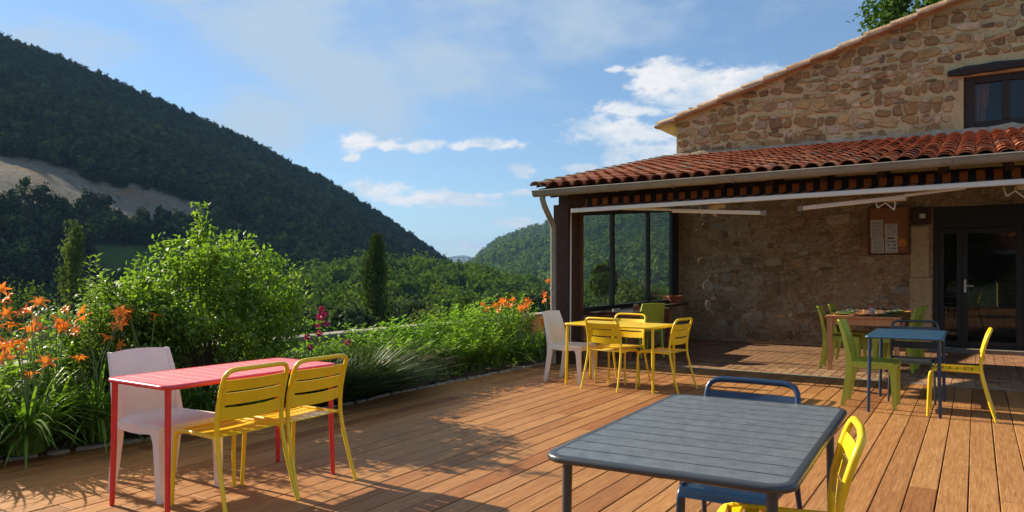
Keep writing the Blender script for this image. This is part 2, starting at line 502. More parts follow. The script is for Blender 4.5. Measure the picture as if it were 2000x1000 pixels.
M = {}
M['plank'] = plank_mat()
M['under'] = simple('dark_earth', (.035, .028, .022), .95)
M['soil'] = simple('soil', (.07, .048, .032), .95, bmp=.8, bscale=25)
M['edging'] = simple('pale_stone', (.30, .26, .20), .9, var=.3, scale=9, bmp=.6, rnd=True)
M['yellow'] = simple('yellow_paint', (.82, .55, .008), .36, var=.08, coat=.2)
M['red'] = simple('red_paint', (.62, .022, .032), .30, var=.08, coat=.3)
M['pinkred'] = simple('faded_red_sky_sheen', (.74, .15, .17), .52, var=.08, coat=.0)  # faded red, with the sky's sheen on the slats also put into the colour
M['blue'] = simple('blue_paint', (.023, .08, .15), .36, var=.1, coat=.2)
M['navy'] = simple('navy_paint', (.007, .028, .075), .33, var=.1, coat=.2)
M['navylegs'] = simple('dark_blue_paint', (.016, .04, .09), .38, var=.1)
M['charcoal'] = simple('charcoal_sky_sheen', (.115, .13, .14), .36, var=.25, scale=18, bmp=.5, bscale=140)  # base colour raised to carry the sky's reflection on the table top
M['charcoal2'] = simple('charcoal_metal', (.04, .045, .05), .34, var=.12)
M['white_plastic'] = simple('white_plastic', (.78, .73, .67), .42, var=.04)
M['green_plastic'] = simple('green_plastic', (.40, .45, .045), .42, var=.06)
M['pine'] = None
M['stone_top'] = stone_mat('gable_stone', [(0, (.20, .12, .055)), (.12, (.36, .225, .10)), (.30, (.48, .32, .14)), (.45, (.58, .41, .20)), (.56, (.42, .25, .10)), (.66, (.27, .17, .09)), (.76, (.52, .34, .19)), (.88, (.68, .54, .37)), (.95, (.34, .24, .15)), (1, (.19, .14, .095))])
M['stone_low'] = stone_mat('veranda_stone', [(0, (.22, .15, .085)), (.2, (.40, .26, .14)), (.45, (.52, .34, .19)), (.6, (.36, .21, .11)), (.8, (.60, .48, .34)), (1, (.36, .31, .24))])
M['mortar'] = mortar_mat('lime_mortar', (.48, .36, .185), (.68, .54, .30))
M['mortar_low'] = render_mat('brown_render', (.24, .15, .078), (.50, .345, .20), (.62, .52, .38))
M['flash'] = mortar_mat('grey_mortar', (.34, .27, .19), (.50, .42, .31))
M['tile'] = stone_mat('roof_clay', [(0, (.26, .085, .045)), (.25, (.40, .125, .055)), (.55, (.46, .165, .075)), (.8, (.50, .215, .11)), (.92, (.36, .17, .10)), (1, (.28, .19, .13))])
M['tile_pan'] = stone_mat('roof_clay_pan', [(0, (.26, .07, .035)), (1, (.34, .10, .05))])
M['verge'] = stone_mat('pale_clay', [(0, (.36, .22, .14)), (.5, (.46, .31, .21)), (1, (.42, .34, .25))])
M['dwood'] = simple('dark_brown_wood', (.062, .028, .014), .8, var=.3, scale=9)
M['rwood'] = simple('red_brown_wood', (.12, .05, .026), .6, var=.25, scale=9)
M['owood'] = simple('old_dark_beam', (.028, .024, .021), .9, var=.4, scale=12, bmp=1.0, bscale=18)
M['dframe'] = simple('black_frame', (.014, .014, .014), .4, var=.1)
M['brframe'] = simple('dark_frame', (.024, .019, .015), .75, var=.15)
M['alu'] = simple('white_aluminium', (.74, .70, .63), .4, var=.05)
M['gutter'] = simple('weathered_zinc', (.25, .225, .185), .45, var=.2, scale=5)
M['floor_tile'] = stone_mat('terracotta_tile', [(0, (.30, .14, .08)), (.5, (.42, .23, .125)), (1, (.50, .29, .155))])
M['grout'] = simple('grout', (.30, .185, .12), .95)
M['glass'] = glass_mat('window_glass', (.93, .98, .97), .93)
M['dglass'] = glass_mat('door_glass', (.75, .8, .78), .85)
M['cork'] = simple('cork', (.33, .14, .055), .95, var=.15, scale=60)
M['paper'] = None
M['terracotta'] = simple('terracotta_pot', (.36, .10, .045), .8)
M['curtain'] = None

def pine_mat(name, a, b_):
    m, nt, b = new_mat(name)
    g = nnoise(nt, 5, 5, .6, stretch=(8, 8, .8), distort=1.2)
    nt.links.new(ramp(nt, [(.3, a), (.7, b_)], g), b.inputs['Base Color']); b.inputs['Roughness'].default_value = .5
    return m
M['pine'] = pine_mat('pine_wood', (.50, .20, .07), (.68, .34, .13))
M['darktable'] = simple('varnished_brown_wood', (.11, .05, .03), .16, var=.2, coat=.5)

def print_mat(name, paper, ink, rows, seed):
    """a printed sheet: rows of small grey text on paper"""
    m, nt, b = new_mat(name)
    tc = nt.nodes.new('ShaderNodeTexCoord')
    sp = nt.nodes.new('ShaderNodeSeparateXYZ'); nt.links.new(tc.outputs['Generated'], sp.inputs[0])
    def mt(op, a, bb):
        n = nt.nodes.new('ShaderNodeMath'); n.operation = op
        for i, v in enumerate((a, bb)):
            if isinstance(v, (int, float)): n.inputs[i].default_value = v
            else: nt.links.new(v, n.inputs[i])
        return n.outputs[0]
    line = mt('LESS_THAN', mt('FRACT', mt('MULTIPLY', sp.outputs['Z'], rows), 0), .45)
    cell = mt('FLOOR', mt('MULTIPLY', sp.outputs['Z'], rows), 0)
    wn = nt.nodes.new('ShaderNodeTexNoise'); wn.inputs['Scale'].default_value = 14; wn.inputs['Detail'].default_value = 2
    cx = nt.nodes.new('ShaderNodeCombineXYZ'); nt.links.new(sp.outputs['X'], cx.inputs[0]); nt.links.new(mt('MULTIPLY', cell, 7.7 + seed), cx.inputs[1])
    nt.links.new(cx.outputs[0], wn.inputs['Vector'])
    word = mt('GREATER_THAN', wn.outputs['Fac'], .47)
    inx = mt('MULTIPLY', mt('GREATER_THAN', sp.outputs['X'], .1), mt('LESS_THAN', sp.outputs['X'], .9))
    iny = mt('MULTIPLY', mt('GREATER_THAN', sp.outputs['Z'], .07), mt('LESS_THAN', sp.outputs['Z'], .93))
    f = mt('MULTIPLY', mt('MULTIPLY', line, word), mt('MULTIPLY', inx, iny))
    nt.links.new(nmix(nt, f, paper, ink), b.inputs['Base Color']); b.inputs['Roughness'].default_value = .7
    return m

def stripe_mat(name, cols, pitch, axis=0, trans=0.0):
    m, nt, b = new_mat(name)
    tc = nt.nodes.new('ShaderNodeTexCoord'); sp = nt.nodes.new('ShaderNodeSeparateXYZ'); nt.links.new(tc.outputs['Object'], sp.inputs[0])
    dv = nt.nodes.new('ShaderNodeMath'); dv.operation = 'DIVIDE'; nt.links.new(sp.outputs[axis], dv.inputs[0]); dv.inputs[1].default_value = pitch
    fr = nt.nodes.new('ShaderNodeMath'); fr.operation = 'FRACT'; nt.links.new(dv.outputs[0], fr.inputs[0])
    st = []
    for i, c in enumerate(cols): st.append((i / len(cols), c))
    r_ = ramp(nt, st, fr.outputs[0]); r_.node.color_ramp.interpolation = 'CONSTANT'
    dirt = ramp(nt, [(.3, (.75, .75, .75)), (.7, (1.1, 1.1, 1.1))], nnoise(nt, 4, 4))
    nt.links.new(nmix(nt, 1.0, r_, dirt, 'MULTIPLY'), b.inputs['Base Color']); b.inputs['Roughness'].default_value = .9
    return m
M['awning'] = stripe_mat('striped_canvas', [(.82, .19, .03), (.04, .026, .02)], .164)
M['curtain'] = stripe_mat('striped_curtain', [(.75, .20, .05), (.80, .42, .16), (.62, .12, .04), (.8, .3, .08)], .09)

# ------------------------------------------------------------------ ground under the terrace
g = MB(); g.box(-6.75, 6, -5, 14.8, -.5, -.06)
tag(g.build('terrace_base', M['under']), 'dark concrete base under the wooden terrace', None, kind='structure')

# ------------------------------------------------------------------ deck of separate boards
deck = empty('deck', (0, 0, 0)); tag(deck, 'warm brown hardwood deck of long straight boards', None, kind='structure')
PITCH, BW = .163, .156
lens_ = {}
def plank_mesh(ln):
    key = round(ln, 2)
    if key not in lens_:
        b = MB(); b.cbox(-BW / 2, BW / 2, 0, key - .004, -.028, 0, .0035)
        lens_[key] = b.mesh('plank', M['plank'])
    return lens_[key]
pr = random.Random(5)
col = 0
x = 2.32
while x > -6.1:
    y = -2.6 + pr.uniform(-.5, .0)
    end = 10.36
    while y < end - .02:
        ln = round(pr.choice([1.9, 2.4, 2.9, 3.4, 3.9]) , 2)
        if y + ln > end - .5: ln = round(end - y, 2)
        o = link('plank', plank_mesh(ln), deck, (x + pr.uniform(-.0012, .0012), y, pr.uniform(-.0015, .0015)))
        y += ln
    x -= PITCH

# terracotta floor under the veranda
fl = empty('veranda_floor'); tag(fl, 'small square terracotta tiles on the veranda floor', None, kind='structure')
b = MB(); b.box(-5.3, 3.2, 10.42, 14.8, -.05, -.006); b.build('grout_bed', M['grout'], fl)
b = MB(); b.cbox(-5.3, 3.2, 10.365, 10.425, -.03, .004, .004); b.build('edge_strip', M['edging'], fl)
TS = .125
tm = MB().cbox(-TS / 2 + .004, TS / 2 - .004, -TS / 2 + .004, TS / 2 - .004, -.012, 0, .002).mesh('tile', M['floor_tile'])
rest = MB(); cnt = 0; cells = []
yy = 10.43 + TS / 2
while yy < 14.75:
    xx = 1.3
    while xx > -5.2:
        cells.append((xx, yy)); xx -= TS
    yy += TS
# the ones nearest to the camera as single tiles
cells.sort(key=lambda c: c[1] + .12 * abs(c[0] + .3))
for i, (cx_, cy_) in enumerate(cells):
    z = pr.uniform(-.0015, .001)
    if i < 290 and cx_ > -4.9: link('tile', tm, fl, (cx_, cy_, z))
    else: rest.box(cx_ - TS / 2 + .004, cx_ + TS / 2 - .004, cy_ - TS / 2 + .004, cy_ + TS / 2 - .004, -.012, z)
tag(rest.build('tiles', M['floor_tile'], fl), kind='stuff')

# ------------------------------------------------------------------ the stone house
house = empty('stone_house', (-1.0, 14.8, 0), 0, 'old rubble stone house with sloping tiled gable behind the veranda', 'house')
WY = 14.8
def H(mb, name, mat, parent=house, smooth=None):
    """builds in world coordinates, then hangs it under its thing"""
    me = mb.mesh(name, mat, smooth)
    par = parent
    off = Vector((0, 0, 0)); p = par
    while p is not None: off += Vector(p.location); p = p.parent
    me.transform(Matrix.Translation(-off))
    return link(name, me, par)
def top_z(u): return 4.40 + .3016 * (u + 5.43)
def poly_wall(mb, pts, y0, y1):
    n = len(pts)
    vs = [(a, y0, c) for a, c in pts] + [(a, y1, c) for a, c in pts]
    fs = [tuple(range(n)), tuple(range(2 * n - 1, n - 1, -1))] + [(i, n + i, n + (i + 1) % n, (i + 1) % n) for i in range(n)]
    mb.add(vs, fs)
# openings: door u -.64..1.02 z .08..2.5 ; window u -.186..1.5 z 3.80..4.69
gw = MB()
poly_wall(gw, [(-5.25, 3.0), (-.186, 3.0), (-.186, top_z(-.186)), (-5.25, top_z(-5.25))], WY, WY + .55)
poly_wall(gw, [(-.186, 3.0), (1.5, 3.0), (1.5, 3.80), (-.186, 3.80)], WY, WY + .55)
poly_wall(gw, [(-.186, 4.69), (1.5, 4.69), (1.5, top_z(1.5)), (-.186, top_z(-.186))], WY, WY + .55)
poly_wall(gw, [(1.5, 3.0), (4.2, 3.0), (4.2, top_z(4.2)), (1.5, top_z(1.5))], WY, WY + .55)
gable = H(gw, 'gable_wall', M['mortar'])
lw = MB()
poly_wall(lw, [(-5.25, -.3), (-.64, -.3), (-.64, 3.0), (-5.25, 3.0)], WY, WY + .55)
poly_wall(lw, [(-.64, 2.5), (1.02, 2.5), (1.02, 3.0), (-.64, 3.0)], WY, WY + .55)
poly_wall(lw, [(1.02, -.3), (4.2, -.3), (4.2, 3.0), (1.02, 3.0)], WY, WY + .55)
ground_wall = H(lw, 'ground_floor_wall', M['mortar_low'])
sw = MB()
sw.box(-5.25, -4.75, WY + .55, 22, -.3, 4.4)
sw.box(3.7, 4.2, WY + .55, 22, -.3, 7.2)
sw.box(-4.75, 3.7, 21.5, 22, -.3, 4.4)
H(sw, 'side_wall', M['mortar'])
fl2 = MB(); fl2.box(-4.75, 3.7, WY + .55, 21.5, -.1, .06); fl2.box(-4.75, 3.7, WY + .55, 21.5, 2.9, 3.1)
H(fl2, 'indoor_floor', M['under'])
rs = MB()
rv = [(-5.62, WY - .10, top_z(-5.62)), (4.4, WY - .10, top_z(4.4)), (4.4, 22.3, top_z(4.4)), (-5.62, 22.3, top_z(-5.62))]
rs.add(rv + [(a, b_, c + .07) for a, b_, c in rv], [(3, 2, 1, 0), (4, 5, 6, 7), (0, 1, 5, 4), (1, 2, 6, 5), (2, 3, 7, 6), (3, 0, 4, 7)])
roof = H(rs, 'roof', M['verge'])
# verge: a course of flat clay pieces and a course of half-round tiles up the slope
slope = math.atan(.3016)
vt = MB().cbox(0, .46, -.085, .10, 0, .045, .006).mesh('verge_tile', M['verge'])
hv = []
for k in range(9):
    a = math.pi * k / 8
    hv.append((math.cos(a), math.sin(a)))
def half_tile(ln, r0, r1, th, mat, name='tile', nseg=6):
    """half-round clay tile lying along +Y, wide end at y=0 (lower end)"""
    vs = []; fs = []; n = nseg + 1
    for (yy_, rr_) in ((0, r0), (ln, r1)):
        for q in (rr_, rr_ - th):
            for k in range(n):
                a = math.pi * k / nseg
                vs.append((q * math.cos(a), yy_, q * math.sin(a) * .78))
    A, B, C, D = 0, n, 2 * n, 3 * n
    for k in range(nseg):
        fs.append((A + k, A + k + 1, C + k + 1, C + k))
        fs.append((B + k + 1, B + k, D + k, D + k + 1))
        fs.append((A + k + 1, A + k, B + k, B + k + 1))
    for k in (0, nseg):
        fs.append((A + k, C + k, D + k, B + k))
    m_ = MB(); m_.add(vs, fs)
    return m_.mesh(name, mat, 40)
hv_mesh = half_tile(.5, .095, .08, .014, M['verge'], 'ridge_tile')
u = -5.66; k = 0
off = Vector(house.location)
while u < 3.6:
    o = link('verge_tile', vt, house, Vector((u, WY - .12, top_z(u) + .012 + .01 * (k % 2))) - off, (pr.uniform(-.05, .05), -slope + .05 + pr.uniform(-.02, .02), 0))
    o = link('ridge_tile', hv_mesh, house, Vector((u + .02 + pr.uniform(-.02, .02), WY - .085 + pr.uniform(-.012, .012), top_z(u) + .078 + pr.uniform(0, .014))) - off, (0, 0, 0))
    o.rotation_mode = 'QUATERNION'
    sl_ = slope - .055; d = Vector((math.cos(sl_), 0, math.sin(sl_)))
    o.rotation_quaternion = Matrix(((0, d.x, -d.z), (-1, 0, 0), (0, d.z, d.x))).to_quaternion()
    u += .435; k += 1
# a loose tile left lying near the foot of the verge
o = link('ridge_tile', half_tile(.34, .09, .085, .014, M['owood'], 'ridge_tile'), house, Vector((-5.02, WY + .12, top_z(-5.02) + .16)) - off, (0, -.1, R(-80)))

# rubble stones, each its own piece
def stone_variant(seed, mat):
    r_ = random.Random(seed); n = r_.choice([6, 7, 8, 9])
    ring = []
    pw = r_.uniform(2.8, 9.0)
    for i in range(n):
        a = 2 * math.pi * (i + r_.uniform(-.28, .28)) / n
        c, s_ = math.cos(a), math.sin(a)
        q = (abs(c) ** pw + abs(s_) ** pw) ** (-1 / pw) * r_.uniform(.80, 1.08)
        ring.append((.5 * q * c, .5 * q * s_))
    vs = [(a, .3, c) for a, c in ring] + [(a, -.62 + r_.uniform(-.1, .1), c) for a, c in ring] + [(a * .88 + r_.uniform(-.03, .03), -1 + r_.uniform(-.25, .2), c * .86 + r_.uniform(-.03, .03)) for a, c in ring] + [(r_.uniform(-.1, .1), -1.04 + r_.uniform(-.1, .06), r_.uniform(-.1, .1))]
    fs = []
    for i in range(n):
        j = (i + 1) % n
        fs.append((i, j, n + j, n + i)); fs.append((n + i, n + j, 2 * n + j, 2 * n + i)); fs.append((2 * n + i, 2 * n + j, 3 * n))
    b_ = MB(); b_.add(vs, fs)
    return b_
def lay_stones(u0, u1, z0, zmax_fn, holes, rnd, hmin=.085, hmax=.21):
    out = []; z = z0
    while z < 7:
        h = rnd.uniform(hmin, hmax); u = u0 + rnd.uniform(0, .05); any_ = False
        ph = rnd.uniform(0, 6)
        while u < u1:
            w = rnd.choice([rnd.uniform(.09, .17), rnd.uniform(.13, .26), rnd.uniform(.20, .40)]) * (.75 + h * 1.6)
            if u + w > u1: w = u1 - u
            if w < .06: break
            zc = z + .03 * math.sin(u * 2.1 + ph)
            hh = h * rnd.choice([rnd.uniform(.5, .7), rnd.uniform(.85, 1.15), rnd.uniform(.85, 1.2)])
            ok = True
            for (a, b_, c, d_) in holes:
                if u + w > a and u < b_ and zc + hh > c and zc < d_: ok = False
            if zc + hh > zmax_fn(u + w * .3) - .02:
                hh = zmax_fn(u + w * .3) - .02 - zc
                if hh < .05: ok = False
            if ok:
                any_ = True
                out.append((u + w / 2, zc + h / 2 + rnd.uniform(-.01, .01) - (h - hh) * .2, w - rnd.uniform(.002, .022), max(.04, hh - rnd.uniform(.000, .016)), rnd.choice([rnd.uniform(-.1, .1), rnd.uniform(-.3, .3)])))
                if h - hh > .05 and rnd.random() < .7:      # a sliver pinned on top of a short stone
                    out.append((u + w * rnd.uniform(.3, .7), zc + h - .012, w * rnd.uniform(.3, .7), (h - hh) * .6, rnd.uniform(-.15, .15)))
            u += w + rnd.uniform(.0, .02)
        z += h + .008
        if not any_ and z > 4.5: break
    return out
sr = random.Random(21)
def set_stones(lst, mat, wall, limit, depth, key):
    vars_ = [stone_variant(100 + i, mat) for i in range(26)]
    meshes = [v_.mesh('stone', mat, 50) for v_ in vars_]
    lst = sorted(lst, key=lambda t: -key(t))
    rest_ = MB()
    for i, (cu, cz, w, h, rot) in enumerate(lst):
        if cz > 3: w *= 1.05; h *= 1.12
        vi = sr.randrange(26); dp = depth * sr.uniform(.5, 1.3) * (.35 if (cz < 3 and cu < -3.2) else 1)
        if i < limit:
            o = link('stone', meshes[vi], wall, Vector((cu, WY - .002, cz)) - off, (0, rot, 0), (w, dp, h))
        else:
            c, s_ = math.cos(rot), math.sin(rot)
            rest_.add([(cu - off.x + (x_ * w) * c + (z_ * h) * s_, y_ * dp + WY - .002 - off.y, cz - off.z - (x_ * w) * s_ + (z_ * h) * c) for x_, y_, z_ in vars_[vi].v], vars_[vi].f)
    if rest_.v:
        me = rest_.mesh('small_stones', mat, 50)
        tag(link('small_stones', me, wall), kind='stuff')
up = lay_stones(-5.26, 2.2, 3.62, lambda u: top_z(u) - .01, [(-.24, 1.55, 3.7, 4.75), (-.46, 1.7, 4.66, 4.92)], sr)
set_stones(up, M['stone_top'], gable, 290, .024, lambda t: t[2] * t[3] * (1 if t[0] < 1.0 else .1))
low = lay_stones(-5.1, -.70, .02, lambda u: 3.0, [(-1.05, -.66, 1.2, 2.3)], sr, .10, .24)
low = [t for t in low if t[0] - t[2] / 2 > -4.8 and sr.random() < (.8 if t[1] < .9 or t[0] < -4 else .5)]
set_stones(low, M['stone_low'], ground_wall, 240, .016, lambda t: t[2] * t[3] * (1 if t[1] < 2.3 else .1))
b = MB(); b.cbox(-.985, -.70, WY - .03, WY, 1.28, 2.17, .008); b.cbox(-1.0, -.66, WY - .022, WY, -.1, 1.27, .006)
H(b, 'jamb_stone', M['mortar'], ground_wall)
# flashing of mortar where the lean-to meets the gable
b = MB()
n = 40; pts = []
for i in range(n + 1):
    uu = -5.30 + 7.5 * i / n
    pts.append((uu, .07 + .03 * math.sin(i * 2.3) + .02 * math.sin(i * 5.1)))
vs = []; fs = []
for uu, h in pts:
    vs += [(uu, WY - .10, 3.66), (uu, WY - .055, 3.78 + h * .3), (uu, WY - .001, 3.74 + h)]
for i in range(n):
    for q in (0, 1): fs.append((i * 3 + q, (i + 1) * 3 + q, (i + 1) * 3 + q + 1, i * 3 + q + 1))
b.add(vs, fs); H(b, 'mortar_flashing', M['flash'])
# upper window
win = MB()
f0, f1, s0, s1 = -.186, 1.5, 3.80, 4.69
yF = WY + .06
for (a, b_, c, d_) in [(f0, f0 + .17, s0, s1), (f1 - .1, f1, s0, s1), (f0 + .17, f1 - .1, s1 - .12, s1), (f0 + .17, f1 - .1, s0, s0 + .12)]:
    win.cbox(a, b_, yF, yF + .10, c, d_, .006)
wf = H(win, 'window', M['brframe'])
b = MB(); b.cbox(.36, .47, yF - .012, yF + .06, s0 + .12, s1 - .12, .006); H(b, 'mullion', M['brframe'], wf)
b = MB(); b.box(f0 + .17, f1 - .1, yF + .045, yF + .05, s0 + .12, s1 - .12); H(b, 'pane', M['dglass'], wf)
b = MB()
G = [[(-.01 + .21 * i / 12 * (1 - .35 * (1 - j / 6.)) + 0.0, yF + .13 + .018 * math.sin(i * 1.9), 3.93 + .66 * j / 6) for j in range(7)] for i in range(13)]
b.sheet(G, .004); H(b, 'curtain', M['curtain'], wf, 60)
b = MB(); b.box(f0, f1, WY + .56, WY + .6, s0 - .2, s1 + .2); H(b, 'blackout', M['under'], wf)
# wooden lintel, rough hewn
b = MB(); n = 16; rings = []
lr = random.Random(4)
for i in range(n + 1):
    t = i / n; uu = -.42 + 2.2 * t
    zc = 4.765 + .035 * t + .02 * math.sin(5 * t); hh = .058 + .016 * math.sin(t * 7) + lr.uniform(-.008, .008)
    if i == 0: hh *= .7
    rings.append([(uu, WY - .10 + lr.uniform(-.01, .01), zc - hh), (uu, WY - .115 + lr.uniform(-.01, .01), zc + hh * .2), (uu, WY - .07, zc + hh), (uu, WY + .2, zc + hh), (uu, WY + .2, zc - hh)])
vs = [p for r_ in rings for p in r_]; fs = []
for i in range(n):
    for q in range(5): fs.append((i * 5 + q, i * 5 + (q + 1) % 5, (i + 1) * 5 + (q + 1) % 5, (i + 1) * 5 + q))
fs.append((0, 1, 2, 3, 4)); fs.append(tuple(n * 5 + q for q in (4, 3, 2, 1, 0)))
b.add(vs, fs); H(b, 'lintel', M['owood'])
# glazed double door in a dark frame, one stone step
b = MB(); b.cbox(-.70, 1.1, WY - .12, WY + .3, -.02, .075, .01); H(b, 'door_step', M['edging'])
dr = MB(); yD = WY + .10
dr.cbox(-.64, -.56, yD - .03, yD + .1, .075, 2.5, .004); dr.cbox(.94, 1.02, yD - .03, yD + .1, .075, 2.5, .004); dr.cbox(-.56, .94, yD - .03, yD + .1, 2.13, 2.5, .004)
door_frame = H(dr, 'door_frame', M['dframe'])
def leaf(u0_, u1_, g0, g1):
    d_ = MB()
    d_.cbox(u0_, g0, yD, yD + .06, .08, 2.125, .004); d_.cbox(g1, u1_, yD, yD + .06, .08, 2.125, .004)
    d_.cbox(g0, g1, yD, yD + .06, 2.03, 2.125, .004); d_.cbox(g0, g1, yD, yD + .06, .08, .19, .004)
    o_ = H(d_, 'door', M['dframe'])
    p_ = MB(); p_.box(g0, g1, yD + .028, yD + .034, .19, 2.03); H(p_, 'pane', M['dglass'], o_)
    return o_
leaf(-.555, -.215, -.48, -.29)
d2 = leaf(-.212, .66, -.126, .558)
leaf(.663, .935, .74, .86)
h_ = MB(); h_.cbox(-.182, -.146, yD - .012, yD, 1.02, 1.24, .004); h_.tube([(-.164, yD - .01, 1.135), (-.164, yD - .055, 1.135), (-.15, yD - .06, 1.135), (-.04, yD - .06, 1.13)], .009, 8)
H(h_, 'door_handle', M['alu'], d2, 40)
b = MB(); b.box(-4.7, 3.6, WY + 3.2, WY + 3.25, .06, 2.9); H(b, 'indoor_wall', M['mortar_low'])
# small white lamp box by the door on a dark board
b = MB(); b.cbox(-.97, -.66, WY - .05, WY - .03, 2.20, 2.50, .004); tb = H(b, 'meter_board', M['dwood'])
b = MB(); b.cbox(-.84, -.75, WY - .085, WY - .05, 2.305, 2.385, .006); H(b, 'switch_box', M['alu'], tb)

# ------------------------------------------------------------------ notice board
nb = empty('notice_board', (-1.325, WY - .035, 1.67), 0, 'cork notice board with pinned papers on the stone wall by the door', 'notice board')
b = MB(); b.box(-1.63, -1.02, WY - .062, WY - .05, 1.70, 2.51); H(b, 'cork_sheet', M['cork'], nb)
b = MB()
for (a, b_, c, d_) in [(-1.66, -1.63, 1.67, 2.54), (-1.02, -.99, 1.67, 2.54), (-1.63, -1.02, 2.51, 2.54), (-1.63, -1.02, 1.67, 1.70)]:
    b.cbox(a, b_, WY - .08, WY - .04, c, d_, .004)
H(b, 'frame', M['rwood'], nb)
PAP = (.62, .60, .57)
for i, (a, b_, c, d_, rows) in enumerate([(-1.615, -1.415, 1.98, 2.30, 13), (-1.60, -1.40, 1.705, 1.97, 11), (-1.385, -1.185, 2.03, 2.225, 8), (-1.38, -1.18, 1.71, 2.02, 5)]):
    q = MB(); q.box(a, b_, WY - .0655 - .0007 * i, WY - .0635, c, d_); H(q, 'paper', print_mat('printed_sheet_%d' % i, PAP, (.16, .16, .17), rows, i * .37), nb)
q = MB(); q.box(-1.155, -1.045, WY - .066, WY - .0635, 1.83, 1.955); st = H(q, 'sticker', simple('orange_card', (.72, .26, .02), .6), nb)
q = MB(); q.box(-1.14, -1.125, WY - .068, WY - .0665, 1.925, 1.94); q.box(-1.075, -1.06, WY - .068, WY - .0665, 1.925, 1.94); q.box(-1.13, -1.07, WY - .068, WY - .0665, 1.86, 1.875)
H(q, 'print', M['dframe'], st)
q = MB(); q.box(-1.345, -1.235, WY - .0695, WY - .0682, 1.955, 1.972); H(q, 'print', M['dframe'], nb)

# ------------------------------------------------------------------ veranda: tiled lean-to roof on posts, with a glazed end
ver = empty('veranda', (-5.25, 9.75, 0), 0, 'lean-to veranda with red clay roof tiles and a glazed end wall', 'veranda')
EY, EZ = 9.32, 2.575          # eave edge
WZ = 3.70                     # roof top at the wall
RS = (WZ - EZ) / (WY - EY)    # slope
ra = math.atan(RS)
UL, UR = -5.38, 3.4
b = MB()
def rz(v): return EZ + RS * (v - EY)
vs = [(UL, EY, rz(EY) - .045), (UR, EY, rz(EY) - .045), (UR, WY, rz(WY) - .045), (UL, WY, rz(WY) - .045)]
b.add(vs + [(a, c, d_ + .04) for a, c, d_ in vs], [(3, 2, 1, 0), (4, 5, 6, 7), (0, 1, 5, 4), (1, 2, 6, 5), (2, 3, 7, 6), (3, 0, 4, 7)])
H(b, 'roof_boarding', M['dwood'], ver)
u = UL + .1
while u < 2.4:
    q = MB(); q.beam((u, EY + .24, rz(EY + .24) - .105), (u, WY, rz(WY) - .105), .085, .115); H(q, 'rafter', M['dwood'], ver); u += .62
q = MB(); q.box(-5.34, 3.2, 9.86, 10.02, 2.37, 2.545); H(q, 'front_beam', M['dwood'], ver)
q = MB(); q.box(-5.36, -5.12, 9.74, 10.02, 0, 2.37); q.box(-5.30, -5.20, 10.02, 10.26, 0, 2.30); H(q, 'post', M['dwood'], ver)
q = MB(); q.box(-5.34, -5.17, 10.26, 10.36, 0, 2.34); H(q, 'jamb_post', M['rwood'], ver)
q = MB(); q.cbox(2.6, 2.84, 9.80, 10.02, 0, 2.37, .01); H(q, 'post', M['dwood'], ver)
# glazed end: low wall, black frame, three panes
q = MB(); q.box(-5.42, -5.10, 10.36, WY, -.3, .70); H(q, 'low_wall', M['mortar_low'], ver)
q = MB(); q.cbox(-5.44, -4.98, 10.36, WY - .03, .70, .745, .006); H(q, 'window_sill', M['dwood'], ver)
fr = MB()
def hz_(v): return 2.245 + .082 * (v - 10.36)
fr.cbox(-5.28, -5.22, 10.36, WY - .30, .745, .815, .004)
fr.beam((-5.25, 10.36, hz_(10.36) + .045), (-5.25, WY - .02, hz_(WY - .02) + .045), .06, .09, c=.004)
for a, w_ in [(10.385, .05), (11.60, .075), (13.22, .075), (14.50, .09)]:
    fr.cbox(-5.285, -5.215, a - w_ / 2, a + w_ / 2, .815, hz_(a) + .01, .004)
fr.cbox(-5.30, -5.20, 14.545, WY - .02, .745, hz_(14.7), .004)
wfr = H(fr, 'window_frame', M['dframe'], ver)
for a, c in [(10.41, 11.5625), (11.6375, 13.1825), (13.2575, 14.455)]:
    q = MB(); vs = [(x_, v_, z_) for x_ in (-5.253, -5.247) for v_, z_ in ((a, .815), (c, .815), (c, hz_(c)), (a, hz_(a)))]
    q.add(vs, [(3, 2, 1, 0), (4, 5, 6, 7), (0, 1, 5, 4), (1, 2, 6, 5), (2, 3, 7, 6), (3, 0, 4, 7)]); H(q, 'pane', M['glass'], wfr)
q = MB(); q.beam((-5.26, 10.02, hz_(10.02) + .135), (-5.26, WY, hz_(WY) + .135), .12, .08); H(q, 'head_beam', M['dwood'], ver)
